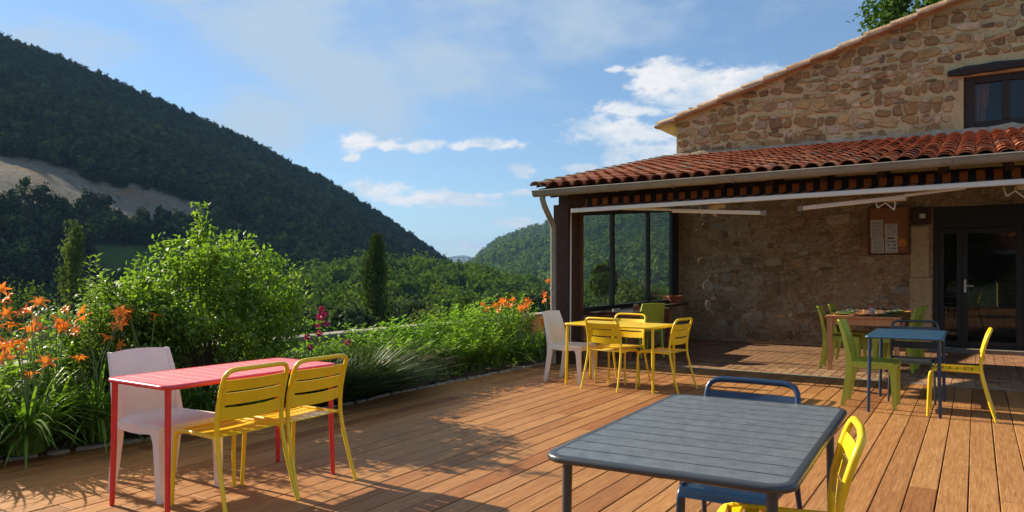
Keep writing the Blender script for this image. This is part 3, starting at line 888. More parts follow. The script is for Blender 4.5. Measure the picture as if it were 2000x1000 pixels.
# roof tiles: covers one by one, pans below
ln = .42; ex = .352; rows = int((WY - EY + .05) / math.cos(ra) / ex)
cov = half_tile(ln, .096, .078, .014, M['tile'])
tv = Vector(ver.location)
pans = MB(); restc = MB()
cu = UL + .09; k = 0
dy, dz = math.cos(ra), math.sin(ra)
tr_ = random.Random(9)
cols = []
while cu < 2.6: cols.append(cu); cu += .192
def put(mb_, me, pos, M3):
    base = len(mb_.v)
    for v_ in me.vertices:
        p_ = M3 @ v_.co; mb_.v.append((p_.x + pos.x, p_.y + pos.y, p_.z + pos.z))
    for f_ in me.polygons: mb_.f.append(tuple(i + base for i in f_.vertices))
for ci, cu in enumerate(cols):
    # concave pan channel between covers
    pv = []; pf = []
    for (vv) in (EY - .03, WY - .02):
        for q_ in range(7):
            a = math.pi * (1 + q_ / 6)
            pv.append((cu + .096 + .085 * math.cos(a), vv, rz(vv) + .068 + .06 * math.sin(a)))
    for q_ in range(6): pf.append((q_, q_ + 1, 7 + q_ + 1, 7 + q_))
    pans.add(pv, pf)
    for r_ in range(rows + 1):
        s_ = r_ * ex - .06
        p_ = Vector((cu + tr_.uniform(-.007, .007), EY + s_ * dy, rz(EY) + s_ * dz + .022 + tr_.uniform(0, .008)))
        if p_.y + ln * dy > WY - .01: continue
        yaw = tr_.uniform(-.035, .035); tilt = ra - .035 + tr_.uniform(-.01, .01)
        if r_ < 7 and ci < 40 and cu < 1.25: link('tile', cov, ver, p_ - tv, (tilt, 0, yaw))
        else: put(restc, cov, p_ - tv, (Matrix.Rotation(yaw, 3, 'Z') @ Matrix.Rotation(tilt, 3, 'X')))
tag(H(pans, 'tile_channels', M['tile_pan'], ver, 40), kind='stuff')
me = restc.mesh('upper_tiles', M['tile'], 40); tag(link('upper_tiles', me, ver), kind='stuff')
vg = half_tile(ln, .10, .085, .014, M['verge'], 'verge_tile')
for r_ in range(rows):
    s_ = r_ * ex - .06
    link('verge_tile', vg, ver, Vector((UL - .015, EY + s_ * dy, rz(EY) + s_ * dz + .04)) - tv, (ra - .03, .12, tr_.uniform(-.02, .02)))
# gutter: half-round channel with joints, and the downpipe
def gz(u): return 2.535 + .0113 * (u + 5.38)
g_ = MB(); vs = []; fs = []; n = 9
GX = [-5.42 + 8.8 * i / 24 for i in range(25)]
for u in GX:
    for q_ in range(n):
        a = math.pi + math.pi * q_ / (n - 1)
        vs.append((u, EY - .055 + .068 * math.cos(a), gz(u) + .0 + .085 * math.sin(a)))
for i in range(24):
    for q_ in range(n - 1): fs.append((i * n + q_, i * n + q_ + 1, (i + 1) * n + q_ + 1, (i + 1) * n + q_))
fs.append(tuple(range(n)))
g_.add(vs, fs)
for i in range(24): g_.tube([(GX[i], EY - .123, gz(GX[i])), (GX[i + 1], EY - .123, gz(GX[i + 1]))], .011, 6, False)
gut = H(g_, 'gutter', M['gutter'], ver, 50)
u = -4.9
while u < 2:
    q = MB(); path = [(u, EY - .055 + .073 * math.cos(math.pi + math.pi * t / 8), gz(u) + .09 * math.sin(math.pi + math.pi * t / 8)) for t in range(9)]
    q.tube(path, .009, 5); H(q, 'gutter_bracket', M['gutter'], gut, 50); u += .78
q = MB()
q.tube([(-5.28, EY - .055, 2.46), (-5.28, EY - .05, 2.40), (-5.28, EY + .0, 2.32), (-5.28, EY + .14, 2.18), (-5.28, EY + .24, 2.08), (-5.28, EY + .27, 2.0), (-5.28, EY + .27, .02)], .042, 12)
for z in (2.02, 1.1, .3): q.tube([(-5.28, EY + .27, z), (-5.28, EY + .27, z + .05)], .048, 12)
H(q, 'downpipe', M['gutter'], ver, 50)
q = MB(); q.tube([(-5.10, 9.80, 2.25), (-5.10, 9.78, .3)], .012, 8); H(q, 'cable_pipe', M['alu'], ver, 50)

# ------------------------------------------------------------------ awning, nearly rolled in
aw = empty('awning', (-4.87, 9.4, 2.2), 0, 'folded orange and dark striped awning with white front bar under the eave', 'awning')
def bz(u): return 2.242 + .0143 * (u + 4.87)
q = MB(); q.beam((-4.88, 9.40, bz(-4.88)), (2.3, 9.40, bz(2.3)), .05, .058, c=.006); H(q, 'front_bar', M['alu'], aw)
q = MB()
G = []
nu = 90
for i in range(nu + 1):
    u = -4.86 + 7.1 * i / nu
    base = bz(u)
    G.append([(u, 9.415, base + .03), (u, 9.55, base + .058 + .005 * math.sin(u * 9)), (u, 9.70, base + .082 + .004 * math.sin(u * 7)), (u, 9.80, base + .10), (u, 9.812, base + .115), (u, 9.816, base + .20)])
q.sheet(G, .003)
me = q.mesh('canvas', M['awning']); o = link('canvas', me, aw, Vector((0, 0, 0)) - Vector(aw.location))
q = MB(); q.tube([(-4.84, 9.86, bz(-4.84) + .165), (2.25, 9.86, bz(2.25) + .165)], .035, 12); o = link('roller', q.mesh('roller', M['awning'], 50), aw, -Vector(aw.location))
def lattice(u, v, z, s_=1.0):
    q_ = MB()
    P = [(0, 0, .10), (.03, 0, 0), (.11, 0, .06), (.11, 0, .10), (.11, 0, .06), (.20, 0, -.03), (.215, 0, .06), (.12, 0, .10)]
    P = [(u + a * s_, v + .01 * i, z + c * s_) for i, (a, b_, c) in enumerate(P)]
    for i in range(len(P) - 1): q_.tube([P[i], P[i + 1]], .009, 6)
    q_.beam((u + .13 * s_, v + .05, z + .09 * s_), (u + .33 * s_, v + .05, z + .10 * s_), .02, .05 * s_)
    return q_
for name, a, c in [('folding_arm', (-3.46, 9.58, 2.195), (-2.27, 9.62, 2.117)), ('folding_arm', (-1.83, 9.62, 2.155), (-.69, 9.58, 2.232))]:
    q = MB(); q.beam(a, c, .04, .052, c=.006); ao = H(q, name, M['alu'], aw)
    e = c if c[0] < -2 else a
    q = MB(); q.cbox(e[0] - .04, e[0] + .03, e[1] - .03, e[1] + .03, e[2] - .034, e[2] + .034, .008); H(q, 'elbow', M['gutter'], ao)
q = MB(); q.beam((-.69, 9.56, 2.245), (-.1, 9.42, 2.285), .03, .03); q.beam((-3.46, 9.56, 2.205), (-4.1, 9.42, 2.235), .03, .03); H(q, 'forearm', M['alu'], aw)
for (u, z) in [(-3.13, 2.14), (-1.02, 2.13), (.25, 2.20)]:
    H(lattice(u, 9.72, z), 'arm_bracket', M['alu'], aw)

# ------------------------------------------------------------------ furniture
def arc(c, r, a0, a1, n, plane):
    """arc points; plane(cos, sin) -> offset vector"""
    return [Vector(c) + r * Vector(plane(math.cos(a0 + (a1 - a0) * i / n), math.sin(a0 + (a1 - a0) * i / n))) for i in range(n + 1)]

def metal_chair(mat, label, group):
    """slatted metal chair; faces +Y"""
    t = empty('metal_chair', label=label, cat='chair', group=group)
    hw = .205
    for s in (-1, 1):
        q = MB()
        q.tube([(s * (hw + .012), .225, 0), (s * (hw + .004), .218, .2), (s * hw, .21, .38), (s * hw, .203, .415), (s * hw, .182, .44), (s * hw, .15, .449)], [.0115, .0125, .0135, .0135, .0135, .0135], 8)
        q.build('leg', mat, t, 50)
        q = MB()
        q.tube([(s * .248, -.325, 0), (s * .243, -.295, .09), (s * .235, -.25, .25), (s * .228, -.218, .38), (s * .226, -.208, .45)], [.0115, .012, .0135, .014, .014], 8)
        q.build('leg', mat, t, 50)
        q = MB(); q.tube([(s * hw, .15, .449), (s * .215, -.10, .447), (s * .225, -.205, .446)], .0125, 8); q.build('seat_rail', mat, t, 50)
    # back frame: one bent tube
    q = MB()
    side = [(.226, -.208, .45), (.226, -.206, .53), (.225, -.216, .62), (.224, -.236, .70), (.222, -.256, .765)]
    cor = [(.218, -.268, .795), (.205, -.276, .815), (.182, -.281, .826), (.15, -.284, .83)]
    path = [(-a, b_, c) for a, b_, c in side + cor] + [(0, -.292, .831)] + [p for p in reversed(side + cor)]
    q.tube(path, .014, 8); q.build('back_frame', mat, t, 50)
    # back slats, bowed
    def yb(z): return np.interp(z, [.45, .53, .62, .70, .765, .83], [-.208, -.206, -.216, -.236, -.256, -.284])
    for z0, z1 in ((.545, .617), (.628, .698), (.709, .772)):
        G = []
        for i in range(11):
            a = i / 10 * 2 - 1
            row = []
            for j in range(4):
                z = z0 + (z1 - z0) * j / 3
                sag = .010 * (1 - a * a) * (-1 if z < .62 else -.3)
                row.append((a * .222, yb(z) - .020 * (1 - a * a), z + sag))
            G.append(row)
        q = MB(); q.sheet(G, .005); q.build('back_slat', mat, t, 40)
    # joined ends of the slats
    for s in (-1, 1):
        q = MB(); q.sheet([[(s * a, yb(z) - .002 - (.222 - a) * .16, z) for z in (.60, .64, .68, .72)] for a in (.222, .205, .19)], .005); q.build('slat_end', mat, t, 40)
    # seat slats
    y = .168
    for k in range(6):
        y1 = y - .051
        w = .20 + .02 * (k / 5)
        zc = .452 - .010 * math.sin(math.pi * (k + .5) / 6)
        q = MB()
        G = [[(-w + 2 * w * i / 6, y - (y - y1) * j / 2, zc - .006 * math.sin(math.pi * i / 6) + (.0 if k else -.004 * (2 - j))) for j in range(3)] for i in range(7)]
        q.sheet(G, .006); q.build('seat_slat', mat, t, 40)
        y = y1 - .011
    q = MB(); G = [[(-.20 + .4 * i / 6, p_[0], p_[1]) for p_ in ((.208, .415), (.203, .436), (.19, .449), (.174, .4525))] for i in range(7)]
    q.sheet(G, .005); q.build('front_slat', mat, t, 40)
    return t

def plastic_chair(mat, label, group):
    """one-piece moulded chair; faces +Y"""
    t = empty('moulded_chair', label=label, cat='chair', group=group)
    # backrest shell
    G = []
    for i in range(13):
        a = i / 12 * 2 - 1
        row = []
        for j in range(9):
            f = j / 8
            z = .415 + .46 * f
            hw = .205 + .004 * math.sin(f * math.pi) - .012 * f * f
            y = -.195 - .035 * f - .075 * f * f - .030 * (1 - a * a)
            if j == 8: z -= .012 * a * a
            row.append((a * hw, y, z))
        G.append(row)
    q = MB(); q.sheet(G, .016); q.build('backrest', mat, t, 50)
    # edge ribs that run from the back down into the rear legs
    for s in (-1, 1):
        q = MB()
        prof = [(.196, -.305, .868, .012, .014), (.203, -.262, .74, .014, .018), (.208, -.226, .58, .016, .024), (.208, -.205, .46, .020, .030), (.206, -.208, .36, .020, .029), (.208, -.235, .18, .018, .024), (.212, -.268, 0, .016, .018)]
        vs = []; fs = []
        for (x_, y_, z_, a, b_) in prof:
            for dx, dy_ in ((-a, -b_), (a, -b_), (a, b_), (-a, b_)): vs.append((s * x_ + dx, y_ + dy_, z_))
        for i in range(len(prof) - 1):
            for k in range(4): fs.append((i * 4 + k, i * 4 + (k + 1) % 4, (i + 1) * 4 + (k + 1) % 4, (i + 1) * 4 + k))
        fs.append((0, 1, 2, 3)); m_ = (len(prof) - 1) * 4; fs.append((m_ + 3, m_ + 2, m_ + 1, m_))
        q.add(vs, fs); q.build('leg', mat, t, 60)
        # front leg flaring into the apron
        q = MB()
        prof = [(.206, .175, .445, .024, .055), (.206, .185, .42, .024, .046), (.206, .192, .39, .022, .036), (.206, .198, .35, .021, .029), (.206, .204, .18, .018, .023), (.206, .210, 0, .015, .018)]
        vs = []; fs = []
        for (x_, y_, z_, a, b_) in prof:
            for dx, dy_ in ((-a, -b_), (a, -b_), (a, b_), (-a, b_)): vs.append((s * x_ + dx, y_ + dy_, z_))
        for i in range(len(prof) - 1):
            for k in range(4): fs.append((i * 4 + k, i * 4 + (k + 1) % 4, (i + 1) * 4 + (k + 1) % 4, (i + 1) * 4 + k))
        fs.append((0, 1, 2, 3)); m_ = (len(prof) - 1) * 4; fs.append((m_ + 3, m_ + 2, m_ + 1, m_))
        q.add(vs, fs); q.build('leg', mat, t, 60)
        # apron along the side
        q = MB()
        G = [[(s * .222, y_, z_) for z_ in (.455, .43, .395 + .02 * abs(y_ * 4))] for y_ in (.20, .12, .04, -.04, -.12, -.20)]
        q.sheet(G, .014); q.build('apron', mat, t, 50)
    q = MB(); q.sheet([[(x_, .226, z_) for z_ in (.452, .425, .40)] for x_ in (-.2, -.1, 0, .1, .2)], .014); q.build('apron', mat, t, 50)
    G = []
    for i in range(11):
        a = i / 10 * 2 - 1
        row = []
        for j in range(10):
            f = j / 9
            y = .238 - .46 * f
            z = .458 - .014 * math.sin(math.pi * min(1, f * 1.1)) * (1 - a * a) - (.012 if j == 0 else 0) + (.0 if f < .9 else .01)
            hw = .226 - .012 * f - (.015 if j == 0 else 0)
            row.append((a * hw, y, z))
        G.append(row)
    q = MB(); q.sheet(G, .018); q.build('seat', mat, t, 50)
    return t

def metal_table(lx, ly, top_mat, leg_mat, nslat, along, label, h=.75, rc=.07, leg_in=.045, group=None, rim_mat=None):
    """slatted metal table; lx by ly, slats parallel to X, stacked along Y"""
    t = empty('metal_table', label=label, cat='table', group=group)
    rim_mat = rim_mat or top_mat
    ring = []
    for cx, cy, a0 in ((lx / 2 - rc, ly / 2 - rc, 0), (-lx / 2 + rc, ly / 2 - rc, 90), (-lx / 2 + rc, -ly / 2 + rc, 180), (lx / 2 - rc, -ly / 2 + rc, 270)):
        for k in range(7):
            a = R(a0 + 15 * k); ring.append((cx + rc * math.cos(a), cy + rc * math.sin(a)))
    q = MB()
    # rim: rounded edge profile swept round the outline
    prof = [(-.030, 0.0), (-.010, .0), (-.003, -.004), (0, -.013), (-.003, -.022), (-.010, -.026), (-.030, -.026)]
    n = len(ring); vs = []; fs = []
    for i, (x_, y_) in enumerate(ring):
        a = Vector(ring[(i + 1) % n]) - Vector(ring[i - 1]); nrm = Vector((a.y, -a.x)).normalized()
        for d, z in prof: vs.append((x_ + nrm.x * d, y_ + nrm.y * d, h + z))
    m_ = len(prof)
    for i in range(n):
        for k in range(m_): fs.append((i * m_ + k, i * m_ + (k + 1) % m_, ((i + 1) % n) * m_ + (k + 1) % m_, ((i + 1) % n) * m_ + k))
    q.add(vs, fs); q.build('rim', rim_mat, t, 50)
    # slats
    pitch = (ly - .044) / nslat
    for k in range(nslat):
        y0 = -ly / 2 + .022 + pitch * k; y1 = y0 + pitch - .0078
        q = MB()
        def hwx(y):
            d = abs(y) - (ly / 2 - rc)
            ins = 0 if d <= 0 else rc - math.sqrt(max(0, rc * rc - d * d))
            return lx / 2 - .024 - ins * .85
        if k in (0, nslat - 1):
            ys = [y0 + (y1 - y0) * j / 4 for j in range(5)]
            q.sheet([[(-hwx(y_) + 2 * hwx(y_) * i / 8, y_, h - .004) for y_ in ys] for i in range(9)], .006)
        else:
            w = min(hwx(y0), hwx(y1)); q.cbox(-w, w, y0, y1, h - .009, h - .0005, .0006)
        q.build('slat', top_mat, t)
    q = MB(); q.box(-.02, .02, -ly / 2 + .02, ly / 2 - .02, h - .03, h - .011); q.build('cross_bar', leg_mat, t)
    for sx in (-1, 1):
        for sy in (-1, 1):
            q = MB(); x0, y0 = sx * (lx / 2 - leg_in), sy * (ly / 2 - leg_in)
            q.tube([(x0, y0, h - .02), (x0 + sx * .004, y0 + sy * .004, h * .5), (x0 + sx * .012, y0 + sy * .012, .012), (x0 + sx * .012, y0 + sy * .012, 0)], [.0175, .0165, .015, .013], 12)
            q.build('leg', leg_mat, t, 50)
    return t

def place(o, u, v, rz_=0.0, z=0.0):
    o.location = (u, v, z); o.rotation_euler = (0, 0, R(rz_)); return o

# facing: 0 faces +Y (into the house), 90 faces -X (left), 180 faces -Y, -90 faces +X
YC = 'yellow slatted metal chairs'
ych = metal_chair(M['yellow'], 'yellow slatted metal chair at the red table, the one nearer the camera', YC)
place(ych, -3.80, 2.865, 90)
def more(src, u, v, rz_, label, group=None, mat=None, z=0.0):
    c = copy_tree(src); place(c, u, v, rz_, z); c['label'] = label
    if group: c['group'] = group
    if mat:
        for ch in c.children:
            me = ch.data.copy(); me.materials.clear(); me.materials.append(mat); ch.data = me
    return c
more(ych, -3.80, 3.36, 91, 'yellow slatted metal chair at the red table, the one nearer the hedge end')
more(ych, -3.67, 8.16, -8, 'yellow slatted metal chair on the near side of the yellow table, back towards us')
more(ych, -3.80, 8.62, 172, 'yellow slatted metal chair behind the yellow table, top rail showing above it')
more(ych, -3.13, 8.33, 84, 'yellow slatted metal chair at the right end of the yellow table')
more(ych, -.17, 8.33, 90, 'yellow slatted metal chair seen from the side next to the blue table')
more(ych, -.631, 2.80, 101, 'yellow slatted metal chair pushed in beside the large grey table')
nav = more(ych, -.95, 3.50, 180, 'navy blue slatted metal chair at the far end of the large grey table', 'dark slatted metal chairs', M['navy'])
for ch in nav.children:         # this one sits lower
    n_ = ch.name.split('.')[0]
    if n_ == 'leg': ch.scale.z = .865
    elif n_ in ('seat_slat', 'front_slat', 'seat_rail'): ch.location.z = -.06; ch.scale.y = 1.12
    elif n_ == 'back_frame': ch.scale.z = 1.16; ch.location.z = -.133
more(ych, -.575, 9.02, 180, 'dark grey blue slatted metal chair behind the blue table', 'dark slatted metal chairs', M['charcoal2'])

wch = plastic_chair(M['white_plastic'], 'white moulded plastic chair between the red table and the flower bed', 'white plastic chairs')
place(wch, -4.33, 2.83, -88)
more(wch, -4.33, 8.35, -90, 'white moulded plastic chair at the left end of the yellow table')
gch = plastic_chair(M['green_plastic'], 'lime green moulded plastic chair drawn up to the left side of the blue table', 'lime green plastic chairs')
place(gch, -.90, 8.49, -90)
more(gch, -1.63, 11.55, -88, 'lime green plastic chair on the left of the pine table, nearer the front')
more(gch, -1.60, 12.35, -92, 'lime green plastic chair on the left of the pine table, farther back')
more(gch, -1.00, 11.62, 90, 'lime green plastic chair on the right of the pine table, front of the three')
more(gch, -.98, 12.18, 92, 'lime green plastic chair on the right of the pine table, middle of the three')
more(gch, -.95, 12.74, 88, 'lime green plastic chair right of the pine table, last of the three')
more(gch, -4.62, 11.42, 55, 'lime green plastic chair at the brown table by the glazed wall')

rt = metal_table(.64, 1.26, M['pinkred'], M['red'], 13, 'x', 'long red metal table with slatted top beside the flower bed', h=.755, rim_mat=M['red'])
place(rt, -4.02, 3.05, -2)
yt = metal_table(.66, 1.22, M['yellow'], M['yellow'], 13, 'x', 'yellow metal table in front of the glazed veranda end', h=.75)
place(yt, -3.655, 8.30, 86)
bt = metal_table(.68, 1.12, M['blue'], M['navylegs'], 11, 'x', 'small blue metal table beside the green and yellow chairs', h=.75, rc=.045)
place(bt, -.595, 8.58, 0)
gt = metal_table(.835, 1.49, M['charcoal'], M['charcoal2'], 12, 'x', 'large charcoal grey slatted metal table with rounded corners in front', h=.75, rc=.085, leg_in=.075, rim_mat=M['charcoal2'])
place(gt, -.89, 2.98, 2.0)

def wood_table(name, lx, ly, h, top, legm, label, leg=.075, apron=.10):
    t = empty(name, label=label, cat='table')
    n = 5 if lx > .8 else 4
    w = lx / n
    for k in range(n):
        q = MB(); q.cbox(-lx / 2 + w * k + .0008, -lx / 2 + w * (k + 1) - .0008, -ly / 2, ly / 2, h - .028, h, .002); q.build('top_board', top, t)
    a = leg / 2 + .03
    q = MB()
    q.cbox(-lx / 2 + .04, lx / 2 - .04, -ly / 2 + .045, -ly / 2 + .067, h - .028 - apron, h - .0285, .002); q.build('apron', legm, t)
    q = MB(); q.cbox(-lx / 2 + .04, lx / 2 - .04, ly / 2 - .067, ly / 2 - .045, h - .028 - apron, h - .0285, .002); q.build('apron', legm, t)
    for s in (-1, 1):
        q = MB(); q.cbox(s * (lx / 2 - .056) - .011, s * (lx / 2 - .056) + .011, -ly / 2 + .07, ly / 2 - .07, h - .028 - apron, h - .0285, .002); q.build('apron', legm, t)
        for s2 in (-1, 1):
            q = MB(); cx, cy = s * (lx / 2 - leg / 2 - .015), s2 * (ly / 2 - leg / 2 - .015)
            vs = []
            for z, r_ in ((0, leg * .32), (h - .16, leg * .5), (h - .029, leg * .5)):
                vs += [(cx - r_, cy - r_, z), (cx + r_, cy - r_, z), (cx + r_, cy + r_, z), (cx - r_, cy + r_, z)]
            fs = [(3, 2, 1, 0), (8, 9, 10, 11)] + [(i * 4 + k, i * 4 + (k + 1) % 4, i * 4 + 4 + (k + 1) % 4, i * 4 + 4 + k) for i in (0, 1) for k in range(4)]
            q.add(vs, fs); q.build('leg', legm, t)
    return t
pt = wood_table('pine_table', .94, 1.95, .765, M['pine'], M['pine'], 'orange pine table laid with plates and upturned glasses by the stone wall')
place(pt, -1.325, 12.12, 0)
wt = wood_table('brown_table', .58, 1.75, .745, M['darktable'], pine_mat('reddish_wood', (.20, .065, .03), (.30, .11, .05)), 'shiny dark brown wooden table along the glazed veranda end')
place(wt, -4.79, 11.55, 0)

# ---- tableware on the pine table
clear = glass_mat('drinking_glass', (.82, .85, .85), .85, refl=.16)
def glass_mesh():
    q = MB(); q.lathe([(.001, 0), (.030, .001), (.036, .02), (.037, .045), (.033, .065), (.020, .082), (.0045, .092), (.004, .14), (.006, .148), (.030, .151), (.032, .153), (.001, .155)], 14)
    return q
gm = None
TZ = .765
gl_spots = [(-.28, -.50), (-.20, -.18), (-.12, -.22), (.02, -.62), (.13, -.30), (.19, -.22), (.24, -.42), (.29, -.15), (-.32, .2), (.32, .25)]
names = ['leftmost at the front of', 'behind the front left plate on', 'touching its neighbour left of centre on', 'in the middle of the front edge of', 'right of the red napkin on', 'second right of the red napkin on', 'over the front right plate on', 'by the middle right plate on', 'at the back left of', 'at the back right of']
gsrc = None
for (a, c), nm in zip(gl_spots, names):
    if gsrc is None:
        gsrc = empty('wine_glass'); bw = glass_mesh().build('bowl_and_stem', clear, gsrc, 40); o = gsrc
    else: o = copy_tree(gsrc)
    place(o, -1.325 + a, 12.12 + c, 0, TZ); tag(o, 'upturned clear wine glass ' + nm + ' the pine table', 'glass', 'upturned wine glasses')
plate_m = simple('green_plate', (.13, .20, .06), .3, var=.1)
plate_m2 = simple('lime_plate', (.30, .38, .06), .3, var=.1)
psrc = None
for i, ((a, c), lb) in enumerate(zip([(-.30, -.72), (.28, -.72), (-.30, -.28), (.29, -.05), (-.3, .25), (.3, .5)],
        ['dark green plate at the front left corner of the pine table', 'dark green plate at the front right corner of the pine table', 'dark green plate second from the front on the left of the pine table',
         'lime plate second from the front on the right of the pine table', 'dark green plate third from the front on the left of the pine table', 'lime plate at the back right of the pine table'])):
    pl = empty('plate', label=lb, cat='plate', group='plates on the pine table')
    q = MB(); q.lathe([(.001, .004), (.085, .004), (.10, .010), (.132, .020), (.134, .022), (.130, .0235), (.10, .014), (.082, .008), (.001, .008)], 28)
    q.build('dish', plate_m2 if 'lime' in lb else plate_m, pl, 40)
    q = MB(); q.lathe([(.085, 0), (.085, .006), (.078, .006), (.078, 0)], 24); q.build('foot_ring', plate_m2 if 'lime' in lb else plate_m, pl, 40)
    place(pl, -1.325 + a, 12.12 + c, 0, TZ)
q = MB(); q.sheet([[(-.14 + .28 * i / 6, -.09 + .18 * j / 4, .012 + .007 * math.sin(i * 1.3) * math.sin(j * 1.1)) for j in range(5)] for i in range(7)], .004)
tag(q.build('napkin', simple('red_cloth', (.50, .07, .03), .9), None, 40, (-1.325 - .0, 12.12 - .78, TZ)), 'folded red cloth napkin at the front of the pine table', 'napkin')
jar = empty('candle_jar', (-1.325 + .06, 12.12 - .40, TZ), 0, 'small pink and white candle jar among the glasses on the pine table', 'jar')
q = MB(); q.lathe([(.001, 0), (.036, 0), (.040, .01), (.040, .07), (.034, .085), (.034, .095), (.001, .095)], 16); q.build('body', simple('white_glaze', (.6, .5, .5), .3), jar, 40)
q = MB(); q.lathe([(.036, .096), (.037, .135), (.001, .14)], 16); q.build('lid', simple('pink_lid', (.45, .10, .12), .5), jar, 40)
# ---- things by the glazed wall
ash = empty('ashtray', (-4.93, 11.05, .745), 0, 'small round glass ashtray on the near end of the brown table', 'ashtray')
q = MB(); q.lathe([(.001, .004), (.05, .004), (.058, .03), (.065, .03), (.062, 0), (.001, 0)], 18); q.build('dish', simple('ash_glass', (.35, .36, .30), .2), ash, 40)
pot = empty('sugar_pot', (-4.82, 11.62, .745), 0, 'small brown lidded pot in the middle of the brown table', 'pot')
q = MB(); q.lathe([(.001, 0), (.042, 0), (.056, .025), (.054, .05), (.046, .062), (.001, .062)], 18); q.build('body', M['terracotta'], pot, 40)
q = MB(); q.lathe([(.05, .063), (.044, .08), (.02, .094), (.001, .098)], 18); q.build('lid', simple('tan_glaze', (.5, .3, .14), .4), pot, 40)
bw = empty('terracotta_bowl', (-5.10, 14.25, .745), 0, 'orange terracotta bowl on the window sill in the veranda corner', 'bowl')
q = MB(); q.lathe([(.001, 0), (.065, 0), (.075, .02), (.135, .11), (.15, .13), (.15, .15), (.14, .15), (.125, .11), (.065, .03), (.001, .025)], 22); q.build('dish', M['terracotta'], bw, 40)
q = MB(); q.lathe([(.12, .105), (.001, .12)], 16); q.build('soil', M['soil'], bw)

# ------------------------------------------------------------------ flower bed and parapet
def edge_u(v):      # front edge of the bed
    return float(np.interp(v, [-3, 2.2, 3.5, 5.0, 6.5, 9.5, 10.4], [-6.35, -6.05, -5.75, -5.52, -5.55, -5.48, -5.46]))
b = MB(); vs = []; fs = []; nv = 60
br = random.Random(2)
for i in range(nv + 1):
    v = -3 + 19 * i / nv; e = min(edge_u(v) - .06, -5.5)
    for q_, (f, z) in enumerate(((0, .012), (.15, .05), (.5, .09), (1, .06))):
        vs.append((e + (-6.82 - e) * f, v, z + br.uniform(-.02, .03)))
for i in range(nv):
    for q_ in range(3): fs.append((i * 4 + q_, (i + 1) * 4 + q_, (i + 1) * 4 + q_ + 1, i * 4 + q_ + 1))
b.add(vs, fs); tag(b.build('flower_bed', M['soil'], None, 60), 'narrow bed of dark soil between deck and parapet', None, kind='structure')
edg = empty('bed_edging', (-5.5, 6, 0), 0, 'low edging of rough pale stones along the flower bed', 'edging')
v = 1.2
svars = [stone_variant(300 + i, M['edging']).mesh('edging_stone', M['edging'], 50) for i in range(8)]
while v < 10.2:
    ln = br.uniform(.13, .30); e = edge_u(v)
    o = link('edging_stone', br.choice(svars), edg, (e + 5.5 + br.uniform(-.02, .015), v + ln / 2 - 6, .0), (R(-90), 0, R(90) + math.atan2(edge_u(v + .2) - e, .2) * -1 + br.uniform(-.1, .1)), (ln, .022, .075))
    v += ln + br.uniform(0, .02)
par = empty('parapet_wall', (-6.9, 5, 0), 0, 'low stone parapet wall with pale coping behind the flower bed', 'wall')
b = MB(); b.box(-6.98, -6.82, -6, 16, -4, .55); me = b.mesh('wall', M['mortar']); me.transform(Matrix.Translation((6.9, -5, 0))); link('wall', me, par)
cm = MB().cbox(-.13, .13, 0, .585, .555, .605, .008).mesh('coping_stone', M['edging'])
v = -6
while v < 15.5:
    link('coping_stone', cm, par, (br.uniform(-.006, .006), v - 5, br.uniform(-.004, .004)), (0, 0, br.uniform(-.01, .01))); v += .6

# ------------------------------------------------------------------ plants
M['lily_leaf'] = leaf_mat('daylily_leaf', (.06, .14, .02), (.14, .25, .04), .4, 5)
M['phlox'] = leaf_mat('perennial_leaf', (.085, .19, .025), (.20, .34, .05), .48, 5)
M['bush'] = leaf_mat('shrub_leaf', (.085, .175, .03), (.215, .325, .055), .46, 3.5)
M['lav'] = leaf_mat('lavender_leaf', (.06, .115, .035), (.12, .18, .055), .25, 6)
M['straw'] = simple('dry_stalk', (.24, .21, .10), .8)
M['stem'] = simple('green_stem', (.10, .16, .04), .6)
M['bark'] = simple('bark', (.09, .065, .045), .9, var=.3, bmp=.8)
M['grey_leaf'] = leaf_mat('silver_leaf', (.16, .19, .14), (.27, .31, .22), .2, 4)
def petal_mat(name, inner, outer, rad):
    m = leaf_mat(name, outer, tuple(min(1, c * 1.15) for c in outer), .35, 30)
    nt = m.node_tree
    tc = nt.nodes.new('ShaderNodeTexCoord'); le = nt.nodes.new('ShaderNodeVectorMath'); le.operation = 'LENGTH'; nt.links.new(tc.outputs['Object'], le.inputs[0])
    mr = nt.nodes.new('ShaderNodeMapRange'); mr.inputs['From Max'].default_value = rad; nt.links.new(le.outputs[1], mr.inputs[0])
    c = ramp(nt, [(.15, inner), (.55, outer), (1, tuple(min(1, q * 1.1) for q in outer))], mr.outputs[0])
    b_ = nt.nodes['Principled BSDF']; nt.links.new(c, b_.inputs['Base Color'])
    for n in nt.nodes:
        if n.type == 'BSDF_TRANSLUCENT': nt.links.new(c, n.inputs['Color'])
    return m
M['orange_petal'] = petal_mat('orange_petal', (.85, .50, .05), (.84, .245, .03), .07)
M['magenta_petal'] = leaf_mat('magenta_petal', (.30, .008, .14), (.48, .02, .26), .3, 20, rnd=False)

